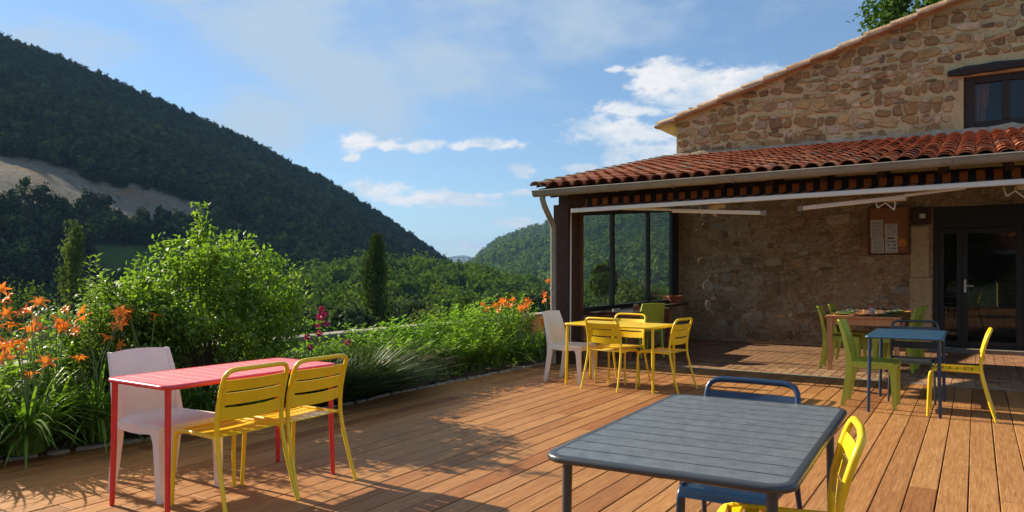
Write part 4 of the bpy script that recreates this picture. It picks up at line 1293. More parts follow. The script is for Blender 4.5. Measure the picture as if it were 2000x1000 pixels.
def flower_mesh(seed):
    r_ = random.Random(seed); q = MB()
    for k in range(6):
        a = 2 * math.pi * k / 6 + r_.uniform(-.1, .1); wk = .019 if k % 2 else .015
        op = r_.uniform(.85, 1.15)
        G = []
        for (s_, wd) in ((.008, .4), (.03, .8), (.055, 1.0), (.075, .7), (.090, .12)):
            rad = s_ * (.35 + .75 * (s_ / .09)) * op; z = .062 * math.sin(min(1.0, s_ / .075) * 1.4) - max(0, s_ - .06) * .75
            row = []
            for w_ in (-1, 0, 1):
                row.append((rad * math.cos(a) - w_ * wk * wd * math.sin(a), rad * math.sin(a) + w_ * wk * wd * math.cos(a), z - (0.004 if w_ == 0 else 0)))
            G.append(row)
        vs = [p for row in G for p in row]; fs = []
        for i in range(len(G) - 1):
            for j in (0, 1): fs.append((i * 3 + j, i * 3 + j + 1, (i + 1) * 3 + j + 1, (i + 1) * 3 + j))
        q.add(vs, fs)
    q.tube([(0, 0, -.03), (0, 0, .012)], [.004, .008], 5)
    return q.mesh('flower', M['orange_petal'], 60)
FL = [flower_mesh(i) for i in range(4)]

def strap_leaves(n, length, spread, seed, lean=(0, 0), wid=.029):
    r_ = np.random.default_rng(seed)
    V = []; F = []
    for i in range(n):
        a = r_.uniform(0, 2 * math.pi); ln = length * r_.uniform(.6, 1.15); br_ = r_.uniform(0, .11)
        out = r_.uniform(.35, 1.05) * spread; w0 = wid * r_.uniform(.7, 1.15)
        dx, dy = math.cos(a) + lean[0], math.sin(a) + lean[1]; d = math.hypot(dx, dy) + 1e-6; dx /= d; dy /= d
        bx, by = br_ * math.cos(a), br_ * math.sin(a)
        m = 8; base = len(V); tw = r_.uniform(-.5, .5)
        droop = r_.uniform(.7, 1.25)
        for j in range(m):
            t = j / (m - 1)
            hz = ln * out * (.25 * t + .75 * t ** 2); z = ln * (1.22 * t - droop * out * 1.12 * t ** 2.1) * .92
            z = max(z, .015)
            w = w0 * (1 - t ** 3) * (.6 + .4 * min(1, t * 4)) + .0008
            sx, sy = -dy * math.cos(tw * t) , dx * math.cos(tw * t)
            V.append((bx + dx * hz - sx * w / 2, by + dy * hz - sy * w / 2, z + .10 * w)); V.append((bx + dx * hz + sx * w / 2, by + dy * hz + sy * w / 2, z - tw * t * w * .5))
        for j in range(m - 1): F.append((base + 2 * j, base + 2 * j + 1, base + 2 * j + 3, base + 2 * j + 2))
    return np_mesh('leaves', V, F, M['lily_leaf'], True)

LILY_L = [(-6.15, 2.67, 1.25), (-5.99, 2.85, 1.13), (-6.08, 2.68, 1.06), (-5.96, 2.73, 1.06), (-5.94, 2.64, .97), (-6.24, 2.97, .96), (-6.26, 3.19, 1.05), (-5.83, 3.11, 1.06), (-6.14, 3.05, .96), (-6.15, 3.11, .93), (-5.75, 3.01, .92), (-6.03, 2.62, .82), (-5.84, 2.62, .84), (-6.02, 2.79, .8), (-5.94, 2.87, .68), (-6.19, 2.69, .71), (-5.94, 3.12, .68), (-5.82, 3.36, 1.02), (-6.0, 3.57, 1.01), (-5.88, 3.71, .99), (-5.92, 3.44, .93), (-6.24, 3.56, .88), (-5.88, 3.29, .83), (-5.96, 3.49, .77), (-6.11, 2.86, .57)]
LILY_R = [(-5.89, 8.64, .89), (-5.64, 8.42, .86), (-5.76, 8.79, .89), (-5.68, 8.75, .95), (-5.64, 9.05, .96), (-5.69, 9.05, .86), (-5.62, 9.2, .83), (-5.78, 9.61, .84), (-5.66, 9.48, .94), (-5.77, 10.13, .61), (-5.62, 10.03, 1.22), (-5.64, 10.27, 1.1), (-5.87, 10.44, .98), (-5.86, 10.54, .92), (-5.83, 10.79, 1.03), (-5.61, 10.67, .93), (-5.77, 11.14, .79), (-5.71, 10.11, .9), (-5.81, 8.97, .81)]
def lily(u, v, flowers, label, n=70, length=.72, seed=0, lean=(.35, 0)):
    t = empty('daylily', (u, v, .04), 0, label, 'flower', 'orange daylily clumps')
    link('leaves', strap_leaves(n, length, .95, seed, lean), t)
    r_ = random.Random(seed)
    flowers = list(flowers) + [(a_ + r_.uniform(-.07, .07), c_ + r_.uniform(-.08, .08), z_ + r_.uniform(-.09, .05)) for (a_, c_, z_) in flowers[::3]]
    for (fu, fv, fz) in flowers:
        a = Vector((r_.uniform(-.05, .05), r_.uniform(-.05, .05), 0)); p = Vector((fu - u, fv - v, fz - .04))
        mid = a.lerp(p, .55) + Vector((0, 0, .10)); mid.x -= (p.x - a.x) * .2; mid.y -= (p.y - a.y) * .2
        q = MB(); q.tube([a, a.lerp(mid, .5), mid, p - Vector((0, 0, .02))], [.006, .005, .004, .003], 5); st_ = q.build('stem', M['stem'], t)
        d = Vector((r_.uniform(-.4, .9), r_.uniform(-.9, .3), r_.uniform(.1, .8))).normalized()
        o = link('flower', FL[r_.randrange(4)], t, p); s_ = r_.uniform(.62, .88); o.scale = (s_, s_, s_)
        o.rotation_euler = d.to_track_quat('Z', 'Y').to_euler()
        for _ in range(r_.randrange(0, 3)):     # buds
            bp = p + Vector((r_.uniform(-.06, .06), r_.uniform(-.06, .06), r_.uniform(-.03, .05)))
            q = MB(); q.tube([p - Vector((0, 0, .03)), p.lerp(bp, .5) - Vector((0, 0, .01)), bp, bp + (bp - p) * .6 + Vector((0, 0, .03))], [.002, .002, .006, .001], 5)
            q.build('bud', M['orange_petal'], t)
    return t
def share(fl, bases):
    out = [[] for _ in bases]
    for f in fl:
        out[min(range(len(bases)), key=lambda i: (bases[i][0] - f[0]) ** 2 + (bases[i][1] - f[1]) ** 2)].append(f)
    return out
BL = [(-6.10, 2.50), (-5.88, 2.72), (-6.15, 3.02), (-5.85, 3.22), (-5.80, 3.62)]
LBL = ['orange daylily clump at the near end of the bed, cut by the picture edge', 'orange daylily clump hanging over the deck edge at the near end', 'orange daylily clump with its tall cluster against the parapet wall',
       'orange daylily clump just behind the white chair beside the red table, front one', 'orange daylily clump under the big shrub behind the white chair']
for i, ((u, v), fl_) in enumerate(zip(BL, share(LILY_L, BL))): lily(u, v, fl_, LBL[i], 150, .74, 40 + i, (.55, -.1))
lily(-6.2, 2.12, [], 'flowerless strappy leaved clump at the nearest corner of the bed', 80, .75, 60)
lily(-5.72, 4.05, [], 'flowerless strappy leaved clump under the red table top', 90, .68, 61)
lily(-5.66, 4.55, [], 'flowerless strappy leaved clump behind the two yellow chairs', 80, .62, 62)
BR = [(-5.74, 8.75), (-5.70, 9.25), (-5.72, 9.75), (-5.74, 10.25), (-5.72, 10.80)]
LBR = ['orange daylily clump in the middle of the hedge, first from the lavender', 'orange daylily clump beside the white chair at the yellow table, left one', 'orange daylily clump directly behind the back of the far white chair',
       'tall orange daylily clump in front of the veranda downpipe', 'orange daylily clump beyond the veranda post against the low wall']
for i, ((u, v), fl_) in enumerate(zip(BR, share(LILY_R, BR))): lily(u, v, fl_, LBR[i], 90, .68, 80 + i, (.25, -.1))

def stem_plant(name, u, v, h, nst, rad, seed, label, cat, mat, leaf=(.085, .020), per=30, group=None, lean=(0, 0), pointed=0.0):
    """bushy perennial: upright stems with narrow leaves all the way up"""
    r_ = np.random.default_rng(seed)
    t = empty(name, (u, v, .04), 0, label, cat, group)
    C = []; A = []; Nn = []; L = []; W = []
    q = MB()
    for s in range(nst):
        a = r_.uniform(0, 2 * math.pi); rr = rad * math.sqrt(r_.uniform(0, 1))
        b0 = np.array([rr * .35 * math.cos(a), rr * .35 * math.sin(a), 0]); hh = h * r_.uniform(.72, 1.08) * (1 - .25 * (rr / rad) ** 2)
        tip = np.array([rr * math.cos(a) + lean[0], rr * math.sin(a) + lean[1], hh])
        mid = (b0 + tip) / 2 + np.array([0, 0, .06])
        q.tube([b0, mid, tip], [.004, .003, .0015], 4, False)
        for k in range(per):
            f = .12 + .9 * (k + r_.uniform(0, 1)) / per
            p = (1 - f) ** 2 * b0 + 2 * f * (1 - f) * mid + f * f * tip
            az = k * 2.4 + r_.uniform(-.3, .3); upw = r_.uniform(-.1, .55) + (.5 if f > .9 else 0)
            d = np.array([math.cos(az), math.sin(az), upw]); d /= np.linalg.norm(d)
            ll = leaf[0] * r_.uniform(.6, 1.15) * (1.0 if f < .85 else .75)
            C.append(p + d * ll * .5); A.append(d); Nn.append(np.array([-.2 * d[0], -.2 * d[1], 1.0]) + r_.normal(size=3) * .25); L.append(ll); W.append(leaf[1] * r_.uniform(.7, 1.2))
    V, F = leaf_cards(np.array(C), np.array(A), np.array(Nn), np.array(L), np.array(W), .3)
    link('foliage', np_mesh('foliage', V, F, mat), t)
    q.build('stem', M['stem'], t)
    return t
pos = [(-6.25, 6.45), (-5.88, 6.75), (-6.3, 7.05), (-5.86, 7.25), (-6.25, 7.6), (-5.84, 7.78), (-6.2, 8.15), (-5.84, 8.28), (-6.2, 8.75), (-6.25, 9.35), (-6.2, 9.95)]
ordn = ['first', 'second', 'third', 'fourth', 'fifth', 'sixth', 'seventh', 'eighth', 'ninth', 'tenth', 'eleventh']
for i, (u, v) in enumerate(pos):
    front = u > -6
    stem_plant('leafy_perennial', u, v, float(np.interp(v, [6.4, 9], [.52, .70] if front else [.66, .95])), 44, .38, 200 + i, 'leafy green perennial in the hedge, %s plant counted from the lavender, %s row' % (ordn[i], 'front' if front else 'back'),
               'plant', M['phlox'], (.095, .029), 30, 'leafy perennials along the bed', (.10 if front else 0, 0))
stem_plant('tall_weed', -6.25, 8.0, 1.12, 3, .10, 240, 'tall pale leafy shoot rising above the hedge', 'plant', leaf_mat('pale_leaf', (.12, .20, .03), (.22, .30, .06), .4, 5), (.06, .02), 46)
stem_plant('spire_plant', -6.12, 3.30, 1.60, 5, .09, 241, 'tall pointed leafy spire beside the slender poplar', 'plant', leaf_mat('spire_leaf', (.11, .20, .04), (.21, .31, .08), .38, 5), (.075, .024), 80)
stem_plant('grass_stalk', -6.35, 3.75, 1.62, 2, .12, 242, 'thin seeding grass stalk standing up beside the big shrub', 'plant', M['straw'], (.03, .006), 18)
stem_plant('leafy_perennial', -6.42, 2.62, .85, 30, .30, 250, 'leafy green plant behind the nearest daylilies at the parapet', 'plant', M['phlox'], (.09, .03), 28)
stem_plant('leafy_perennial', -6.45, 3.12, .92, 30, .30, 251, 'leafy green plant at the parapet below the poplar', 'plant', M['phlox'], (.09, .03), 28)
# lavender mounds
def lavender(u, v, h, rad, seed, label, n=900, dry=160, lean=(0, 0)):
    r_ = np.random.default_rng(seed)
    t = empty('lavender', (u, v, .03), 0, label, 'plant', 'lavender mounds')
    for part, cnt, mat, hm, w in (('foliage', n, M['lav'], 1.0, .007), ('stalks', dry, M['straw'], 1.22, .0042)):
        V = []; F = []
        for i in range(cnt):
            a = r_.uniform(0, 2 * math.pi); q_ = math.sqrt(r_.uniform(0, 1)); d = np.array([math.cos(a), math.sin(a), 0.])
            ln = h * hm * r_.uniform(.65, 1.05); tilt = q_ * 1.15
            b0 = d * rad * .35 * q_; base = len(V)
            sd = np.array([-d[1], d[0], 0]) if r_.uniform() < .5 else np.array([r_.normal(), r_.normal(), 0]); sd /= np.linalg.norm(sd)
            for j in range(5):
                f = j / 4
                p = b0 + d * (math.sin(tilt) * ln * f * (.75 + .5 * f)) + np.array([lean[0] * f * f, lean[1] * f * f, math.cos(tilt * .85) * ln * f - .10 * q_ * f * f])
                p[2] = max(p[2], .01)
                ww = w * (1.25 - f * .9) * (1 if part == 'foliage' else .9)
                V.append(p - sd * ww); V.append(p + sd * ww)
            for j in range(4): F.append((base + 2 * j, base + 2 * j + 1, base + 2 * j + 3, base + 2 * j + 2))
        link(part, np_mesh(part, V, F, mat), t)
    return t
lavender(-5.72, 5.35, .58, .40, 300, 'dense lavender mound behind the back of the yellow chairs', 1500, 60, (.12, 0))
lavender(-5.70, 5.95, .60, .42, 301, 'large lavender mound spilling onto the deck edge', 1600, 150, (.15, 0))
lavender(-5.78, 6.45, .52, .36, 302, 'lavender mound with long dry straw coloured stalks', 500, 420, (.16, .12))
# magenta flower
mg = empty('magenta_flower', (-6.0, 5.68, .04), 0, 'tall stem of bright magenta blooms in front of the parapet', 'flower')
MAG = [(-6.0, 5.71, .97), (-6.02, 5.69, .89), (-6.03, 5.75, .85), (-5.98, 5.65, .8), (-5.98, 5.77, .81), (-5.92, 5.6, .72), (-5.96, 5.47, .69), (-5.91, 5.47, .58), (-5.93, 6.03, .59), (-5.9, 5.65, .92)]
V0, F0 = leaf_cards(rand_dirs(34) * .026, rand_dirs(34), rand_dirs(34), .03, .024, .3)
bl = np_mesh('bloom', V0, F0, M['magenta_petal'])
for (a, c, z) in MAG:
    link('bloom', bl, mg, (a + 6.0, c - 5.68, z - .04), (z * 9, a * 5, c * 7))
q = MB(); q.tube([(0, 0, 0), (.02, .02, .5), (0, .03, .93)], [.006, .004, .002], 5); q.tube([(.02, 0, .1), (.06, -.1, .4), (.05, -.2, .63)], [.005, .003, .002], 5); q.tube([(.02, 0, .1), (.06, .2, .35), (.07, .35, .53)], [.005, .003, .002], 5)
for a in range(5): q.tube([(0, .02, .7), (.02 * a - .05, .05 * a - .1, .95), (.03 * a - .08, .11 * a - .22, 1.0 + .03 * (a % 3))], [.003, .002, .0015], 4)
q.build('stem', M['stem'], mg)
r_ = np.random.default_rng(7)
C = np.column_stack([r_.normal(0, .07, 160), r_.normal(0, .10, 160), r_.uniform(.1, .85, 160)])
V, F = leaf_cards(C, rand_dirs(160) * np.array([1, 1, .4]), np.tile([0, 0, 1.], (160, 1)) + rand_dirs(160) * .5, .07, .028)
link('foliage', np_mesh('foliage', V, F, M['phlox']), mg)

def shrub(name, u, v, base_z, rx, ry, h, seed, label, cat, mat, ncl, per, leaf, shoots=(), dome=1.0, clump=.12, group=None):
    """leafy shrub: twigs with clumps of leaves over a dome, gaps between them"""
    r_ = np.random.default_rng(seed)
    t = empty(name, (u, v, base_z), 0, label, cat, group)
    C = []; A = []; Nn = []; L = []
    q = MB()
    for s in range(ncl):
        d = r_.normal(size=3); d[2] = abs(d[2]) * dome - .25; d /= np.linalg.norm(d)
        f = r_.uniform(.40, 1.22) ** .6
        c = np.array([d[0] * rx * f, d[1] * ry * f, h * .48 + d[2] * h * .52 * f])
        c[2] = max(c[2], .08)
        if s % 3 == 0: q.tube([(0, 0, 0), (c[0] * .35, c[1] * .35, c[2] * .55), tuple(c)], [.012, .007, .002], 4, False)
        tw = d + np.array([0, 0, .35]); tw /= np.linalg.norm(tw)
        m = int(per * r_.uniform(.6, 1.3))
        k = r_.uniform(-1, 1, size=(m, 1))
        pts = c + tw * k * clump * 1.3 + r_.normal(size=(m, 3)) * clump * .42
        ad = rand_dirs(m) * .8 + tw * .5; ad[:, 2] -= .15
        C.append(pts); A.append(ad); Nn.append(rand_dirs(m) * .55 + np.array([-.25, 0, .8]) + d * .3); L.append(leaf * r_.uniform(.6, 1.2, m))
    for (sx, sy, z0, z1, m, sp) in shoots:
        f = r_.uniform(0, 1, (m, 1)); pts = np.array([sx, sy, z0]) + f * np.array([r_.uniform(-.05, .05), r_.uniform(-.05, .05), z1 - z0]) + r_.normal(size=(m, 3)) * np.array([sp, sp, .03]) * (1.15 - f * .7)
        C.append(pts); A.append(rand_dirs(m) + np.array([0, 0, .1])); Nn.append(rand_dirs(m) * .5 + np.array([-.2, 0, .9])); L.append(leaf * r_.uniform(.7, 1.2, m))
        q.tube([(sx * .6, sy * .6, z0 * .5), (sx, sy, z0), (sx, sy, z1)], [.008, .005, .002], 4, False)
    C = np.concatenate(C); A = np.concatenate(A); Nn = np.concatenate(Nn); L = np.concatenate(L)
    V, F = leaf_cards(C, A, Nn, L, L * .48, .25)
    link('foliage', np_mesh('foliage', V, F, mat), t)
    q.build('branches', M['bark'], t)
    return t
shrub('big_shrub', -6.33, 4.56, .03, .64, .82, 1.54, 400, 'big leafy green shrub towering over the flower bed', 'shrub', M['bush'], 245, 62, .066,
      [(.0, -.12, 1.45, 2.0, 130, .075), (.02, -.05, 1.45, 1.80, 90, .10), (0, .5, 1.3, 1.72, 110, .10), (0, .72, 1.15, 1.60, 90, .10), (-.1, -.62, 1.1, 1.50, 80, .07), (0, -.8, .9, 1.30, 70, .08), (.1, .2, 1.4, 1.75, 90, .1), (.1, -.4, 1.25, 1.66, 90, .09), (.2, .85, .95, 1.42, 80, .10), (.25, .6, 1.1, 1.5, 80, .09), (.3, -.2, 1.2, 1.6, 80, .09)])
shrub('small_shrub', -6.38, 3.72, .03, .42, .48, 1.16, 401, 'smaller leafy shrub between the daylilies and the big shrub', 'shrub', M['bush'], 120, 55, .058, [(0, -.1, .9, 1.25, 60, .06)])
shrub('low_shrub', -6.30, 5.55, .03, .40, .55, .48, 402, 'low leafy shrub at the foot of the parapet by the magenta flower', 'shrub', M['phlox'], 70, 50, .055)
shrub('silver_shrub', -9.6, 3.9, -1.2, 1.0, 1.3, 2.15, 403, 'silvery grey green shrub beyond the parapet at the picture edge', 'shrub', M['grey_leaf'], 160, 55, .07)
# low filling growth
N_ = 5200
vv = rng.uniform(1.5, 11.5, N_); eu = np.array([edge_u(a) for a in vv]); uu = eu - .06 + (-6.78 - eu) * rng.uniform(0, 1, N_)
zz = .05 + rng.uniform(0, .30, N_) * np.clip((eu - uu) / .35, .15, 1)
V, F = leaf_cards(np.column_stack([uu, vv, zz]), rand_dirs(N_) + np.array([0, 0, .3]), rand_dirs(N_) * .6 + np.array([0, 0, 1.]), rng.uniform(.04, .09, N_), rng.uniform(.018, .035, N_))
tag(link('ground_cover', np_mesh('ground_cover', V, F, M['phlox'])), 'low leafy growth filling the flower bed', None, kind='stuff')

# ------------------------------------------------------------------ terrain
def ground_z(u):
    return -.40 if u > -7.0 else max(-14.0, -1.6 + (u + 7.0) * .36)
xs = [-9000, -4000, -1500, -500, -150, -60, -41.4, -30, -20, -12, -7.02, -6.98, 0, 40, 300, 2000, 9000]
ys = [-9000, -3000, -800, -200, -50, -10, 5, 20, 50, 120, 300, 800, 2000, 5000, 9000]
V = [(a, c, ground_z(a)) for c in ys for a in xs]
F = [(j * len(xs) + i, j * len(xs) + i + 1, (j + 1) * len(xs) + i + 1, (j + 1) * len(xs) + i) for j in range(len(ys) - 1) for i in range(len(xs) - 1)]
M['meadow'] = simple('valley_grass', (.055, .085, .025), .95, var=.4, scale=.05)
tag(link('ground', np_mesh('ground', V, F, M['meadow'])), 'grassy valley floor far below the terrace', None, kind='structure')

CA, SA = math.cos(R(32.03)), math.sin(R(32.03))
def fan(k, r):   # k: slope of the bearing from the lens axis, r: distance
    d = Vector((k, 1)).normalized() * r
    return CA * d.x - SA * d.y, SA * d.x + CA * d.y
def fbm(x, y, seed):
    r_ = random.Random(seed); s = 0
    for o in range(5):
        f = 2 ** o; a = 1 / f
        s += a * math.sin(x * f * r_.uniform(.8, 1.2) + r_.uniform(0, 6)) * math.cos(y * f * r_.uniform(.8, 1.2) + r_.uniform(0, 6))
    return s

def terrain_mat(name, soil, rockc):
    m, nt, b = new_mat(name)
    at = nt.nodes.new('ShaderNodeAttribute'); at.attribute_name = 'rock'
    n1 = nnoise(nt, .06, 6, .7); n2 = nnoise(nt, .5, 5, .7, stretch=(1, 1, .4))
    rc = ramp(nt, [(.3, tuple(c * .62 for c in rockc)), (.55, rockc), (.75, tuple(min(1, c * 1.25) for c in rockc))], n2)
    rc = nmix(nt, ramp(nt, [(.5, (0, 0, 0)), (.62, (1, 1, 1))], n1), rc, nmix(nt, 1.0, rc, (1.15, .9, .55), 'MULTIPLY'))
    sc = ramp(nt, [(.3, tuple(c * .6 for c in soil)), (.7, soil)], n1)
    af = nt.nodes.new('ShaderNodeAttribute'); af.attribute_name = 'field'
    sc = nmix(nt, af.outputs['Fac'], sc, (.075, .125, .03))
    nt.links.new(nmix(nt, at.outputs['Fac'], sc, rc), b.inputs['Base Color']); b.inputs['Roughness'].default_value = .95
    b.inputs['Specular IOR Level'].default_value = .1
    bump(nt, b, n2, 1.0, 4.0)
    return m
M['hill'] = terrain_mat('hillside', (.024, .036, .016), (.265, .235, .19))
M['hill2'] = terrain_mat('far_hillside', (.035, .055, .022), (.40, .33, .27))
M['blue_hill'] = simple('distant_mountain', (.018, .035, .035), .95, var=.2, scale=.003)

def hill(name, ridge, dist, base, zb, tree_h, rough, ncol, nrow, mat, label, rock_fn=None, bare_fn=None, power=1.12, seed=1, back=.5):
    ks = [(a - 1000) / 1450 for a, _ in ridge]; el = [(530 - c) / 1450 for _, c in ridge]
    kk = np.linspace(ks[0], ks[-1], ncol)
    V = []; rock = []; dens = []; fld = []
    rows = nrow + int(nrow * back)
    for i, k in enumerate(kk):
        D = float(np.interp(k, *dist)); B = float(np.interp(k, *base)); e = float(np.interp(k, ks, el))
        zr = 1.38 + e * D - tree_h                          # D measured along the lens axis
        for j in range(rows + 1):
            t = j / nrow
            if t <= 1:
                f = t ** power; z = zb + (zr - zb) * f
                amp = math.sin(math.pi * min(1, t)) * rough
            else:
                z = zr - (t - 1) * (zr - zb) * .9; amp = rough * .3
            r = (B + (D - B) * t)
            x_, y_ = fan(k, r * math.sqrt(1 + k * k))
            z += amp * fbm(x_ / 90.0, y_ / 90.0, seed)
            px = 1000 + 1450 * k; py = 530 - 1450 * (z - 1.38) / r
            V.append((x_, y_, z))
            rk = rock_fn(px, py, x_, y_) if rock_fn and t <= 1 else 0.0
            br_ = bare_fn(px, py) if bare_fn and t <= 1 else 0.0
            fld.append(min(1.0, br_)); rock.append(rk); dens.append(max(.006 if rk > 0 else 0.0, 1 - rk * 1.35 - br_))
    n = rows + 1
    F = [(i * n + j, (i + 1) * n + j, (i + 1) * n + j + 1, i * n + j + 1) for i in range(ncol - 1) for j in range(rows)]
    me = np_mesh(name, V, F, mat, True)
    a = me.attributes.new('rock', 'FLOAT', 'POINT'); a.data.foreach_set('value', np.array(rock, dtype=np.float32))
    a = me.attributes.new('field', 'FLOAT', 'POINT'); a.data.foreach_set('value', np.array(fld, dtype=np.float32))
    a = me.attributes.new('cover', 'FLOAT', 'POINT'); a.data.foreach_set('value', np.array(dens, dtype=np.float32))
    o = link(name, me); tag(o, label, None, kind='structure')
    return o

# tree kinds for the far woods
def crown_mesh(name, rx, rz_, n, leaf, mat, seed, ncl=14, pointed=False):
    r_ = np.random.default_rng(seed)
    cl = r_.normal(size=(ncl, 3)); cl /= np.linalg.norm(cl, axis=1, keepdims=True)
    cl *= r_.uniform(.35, .85, (ncl, 1)); cl[:, 2] *= .9
    idx = r_.integers(0, ncl, n)
    p = cl[idx] + r_.normal(size=(n, 3)) * .20
    if pointed: p[:, :2] *= (1.05 - .9 * np.clip((p[:, 2:3] + 1) / 2, 0, 1))
    C = p * np.array([rx, rx, rz_]) + np.array([0, 0, rz_])
    V, F = leaf_cards(C, rand_dirs(n), p * .9 + r_.normal(size=(n, 3)) * .5 + np.array([0, 0, .4]), leaf * r_.uniform(.6, 1.3, n), leaf * .8 * r_.uniform(.6, 1.2, n), .15)
    return np_mesh(name, V, F, mat)
VARY = [(0, (.42, .5, .6)), (.35, (.85, .9, .95)), (.65, (1.15, 1.1, 1.0)), (.9, (1.8, 1.6, 1.0)), (1, (1.3, 1.0, .7))]
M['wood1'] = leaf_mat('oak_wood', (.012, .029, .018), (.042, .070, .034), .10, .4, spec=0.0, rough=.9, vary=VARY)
M['wood3'] = leaf_mat('sunlit_wood', (.06, .11, .028), (.13, .20, .05), .2, .2, spec=0.0, rough=.9)  # foliage colour lightened to stand for sunlight on the far slope
M['wood2'] = leaf_mat('valley_wood', (.040, .080, .018), (.10, .16, .034), .25, .4, spec=0.0, rough=.9)
def variants(tagname, mat, leaf, n):
    c = bpy.data.collections.new(tagname)
    for i in range(5):
        me = crown_mesh('crown', 2.9 + .3 * (i % 3), 3.0 + .35 * (i % 4), n, leaf, mat, 500 + i * 7 + len(tagname), 13, False)
        c.objects.link(bpy.data.objects.new(tagname + '_crown', me))
    return c
def scatter(src, name, coll, density, smin, smax, label, seed):
    ng = bpy.data.node_groups.new(name, 'GeometryNodeTree')
    ng.interface.new_socket(name='Geometry', in_out='INPUT', socket_type='NodeSocketGeometry')
    ng.interface.new_socket(name='Geometry', in_out='OUTPUT', socket_type='NodeSocketGeometry')
    N = ng.nodes.new; L = ng.links.new
    gi = N('NodeGroupInput'); go = N('NodeGroupOutput')
    at = N('GeometryNodeInputNamedAttribute'); at.data_type = 'FLOAT'; at.inputs['Name'].default_value = 'cover'
    mu = N('ShaderNodeMath'); mu.operation = 'MULTIPLY'; mu.inputs[1].default_value = density
    L(at.outputs['Attribute'], mu.inputs[0])
    dp = N('GeometryNodeDistributePointsOnFaces'); dp.inputs['Seed'].default_value = seed
    L(gi.outputs[0], dp.inputs['Mesh']); L(mu.outputs[0], dp.inputs['Density'])
    ci = N('GeometryNodeCollectionInfo'); ci.inputs['Collection'].default_value = coll; ci.inputs['Separate Children'].default_value = True; ci.inputs['Reset Children'].default_value = True
    ip = N('GeometryNodeInstanceOnPoints'); ip.inputs['Pick Instance'].default_value = True
    L(dp.outputs['Points'], ip.inputs['Points']); L(ci.outputs[0], ip.inputs['Instance'])
    rs_ = N('FunctionNodeRandomValue'); rs_.data_type = 'FLOAT'; rs_.inputs[2].default_value = smin; rs_.inputs[3].default_value = smax; rs_.inputs['Seed'].default_value = seed + 1
    L(rs_.outputs[1], ip.inputs['Scale'])
    rr = N('FunctionNodeRandomValue'); rr.data_type = 'FLOAT_VECTOR'; rr.inputs[0].default_value = (-.1, -.1, 0); rr.inputs[1].default_value = (.1, .1, 6.28); rr.inputs['Seed'].default_value = seed + 2
    L(rr.outputs[0], ip.inputs['Rotation'])
    L(ip.outputs[0], go.inputs[0])
    o = link(name, src.data.copy()); md = o.modifiers.new('scatter', 'NODES'); md.node_group = ng
    return tag(o, label, None, kind='stuff')
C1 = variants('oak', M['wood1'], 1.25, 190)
C2 = variants('elm', M['wood2'], 1.0, 260)

def scar(px, py, x_, y_):
    w = 7 * fbm(px / 40., py / 40., 77) + 4 * fbm(px / 9., py / 14., 78)
    top = 296 + .255 * px + w; bot = 398 + .125 * px + w * 1.3
    if px > 330: bot = min(bot, 446)
    v_ = 0.0
    if px < 415 and top < py < bot: v_ = min(1.0, (py - top) / 7., (bot - py) / 7., max(0, (415 - px) / 25.))
    if v_ > 0: v_ *= max(0.0, min(1.0, 1.7 + .9 * fbm(px / 13., py / 6., 79)))
    for (cx, cy, rx_, ry_) in ((455, 445, 22, 12), (480, 455, 14, 9), (292, 445, 10, 8)):
        d = ((px - cx) / rx_) ** 2 + ((py - cy) / ry_) ** 2
        if d < 1: v_ = max(v_, 1 - d * .6)
    return v_
def field(px, py):
    return 1.5 if (170 < px < 365 and 480 < py < 560) else 0.0
RL = [(-2600, -260), (-1800, -230), (-1200, -190), (-700, -120), (-350, -55), (-120, 25), (0, 65), (75, 90), (170, 130), (250, 165), (350, 210), (420, 240), (500, 275), (560, 310), (640, 350), (700, 390), (760, 425), (800, 455), (850, 490), (890, 520), (930, 548), (980, 575)]
h1 = hill('hill', RL, ([-2.5, -.7, -.2, 0], [300, 470, 560, 640]), ([-2.5, -.7, -.2, 0], [95, 120, 190, 260]), -15, 4.6, 5.0, 620, 120, M['hill'], 'dark wooded mountainside with a pale rock scar', scar, field, 1.12, 3)
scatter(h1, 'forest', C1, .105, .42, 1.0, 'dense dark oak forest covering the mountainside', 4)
def cliff(px, py, x_, y_):
    if 1050 < px < 1100 and 438 < py < 472 + .3 * (px - 1050): return max(0., min(1., .5 + 1.2 * fbm(px / 9., py / 6., 5)))
    return 0.0
RR_ = [(860, 560), (890, 538), (915, 521), (940, 500), (965, 478), (1000, 462), (1040, 448), (1085, 437), (1130, 420), (1200, 405), (1300, 392), (1400, 380), (1800, 345), (2600, 300)]
h2 = hill('hill', RR_, ([-.1, 0, .3, 1.1], [1500, 1400, 1250, 1000]), ([-.1, .3, 1.1], [600, 480, 400]), -15, 5.0, 9.0, 220, 70, M['hill2'], 'sunlit wooded mountain across the valley with a cliff near its top', cliff, None, 1.05, 8)
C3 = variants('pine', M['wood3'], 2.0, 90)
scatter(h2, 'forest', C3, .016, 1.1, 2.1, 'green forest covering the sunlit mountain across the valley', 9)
RF = [(560, 530), (700, 520), (800, 512), (850, 507), (880, 501), (905, 498), (925, 503), (950, 508), (975, 518), (1040, 522), (1200, 528)]
hill('mountain', RF, ([-1, 1], [4300, 4300]), ([-1, 1], [3300, 3300]), -15, 0, 10, 60, 20, M['blue_hill'], 'pale blue distant mountain at the end of the valley', None, None, 1.0, 12)
RM = [(380, 560), (470, 552), (560, 535), (640, 520), (700, 514), (780, 512), (850, 520), (930, 530), (1000, 548), (1070, 566), (1150, 578), (1350, 585)]
h3 = hill('wooded_slope', RM, ([-.5, 0, .3], [230, 270, 300]), ([-.5, 0, .3], [95, 110, 120]), -15, 5.0, 2.0, 120, 30, M['hill2'], 'wooded lower slope in the middle of the valley', None, None, 1.0, 15)
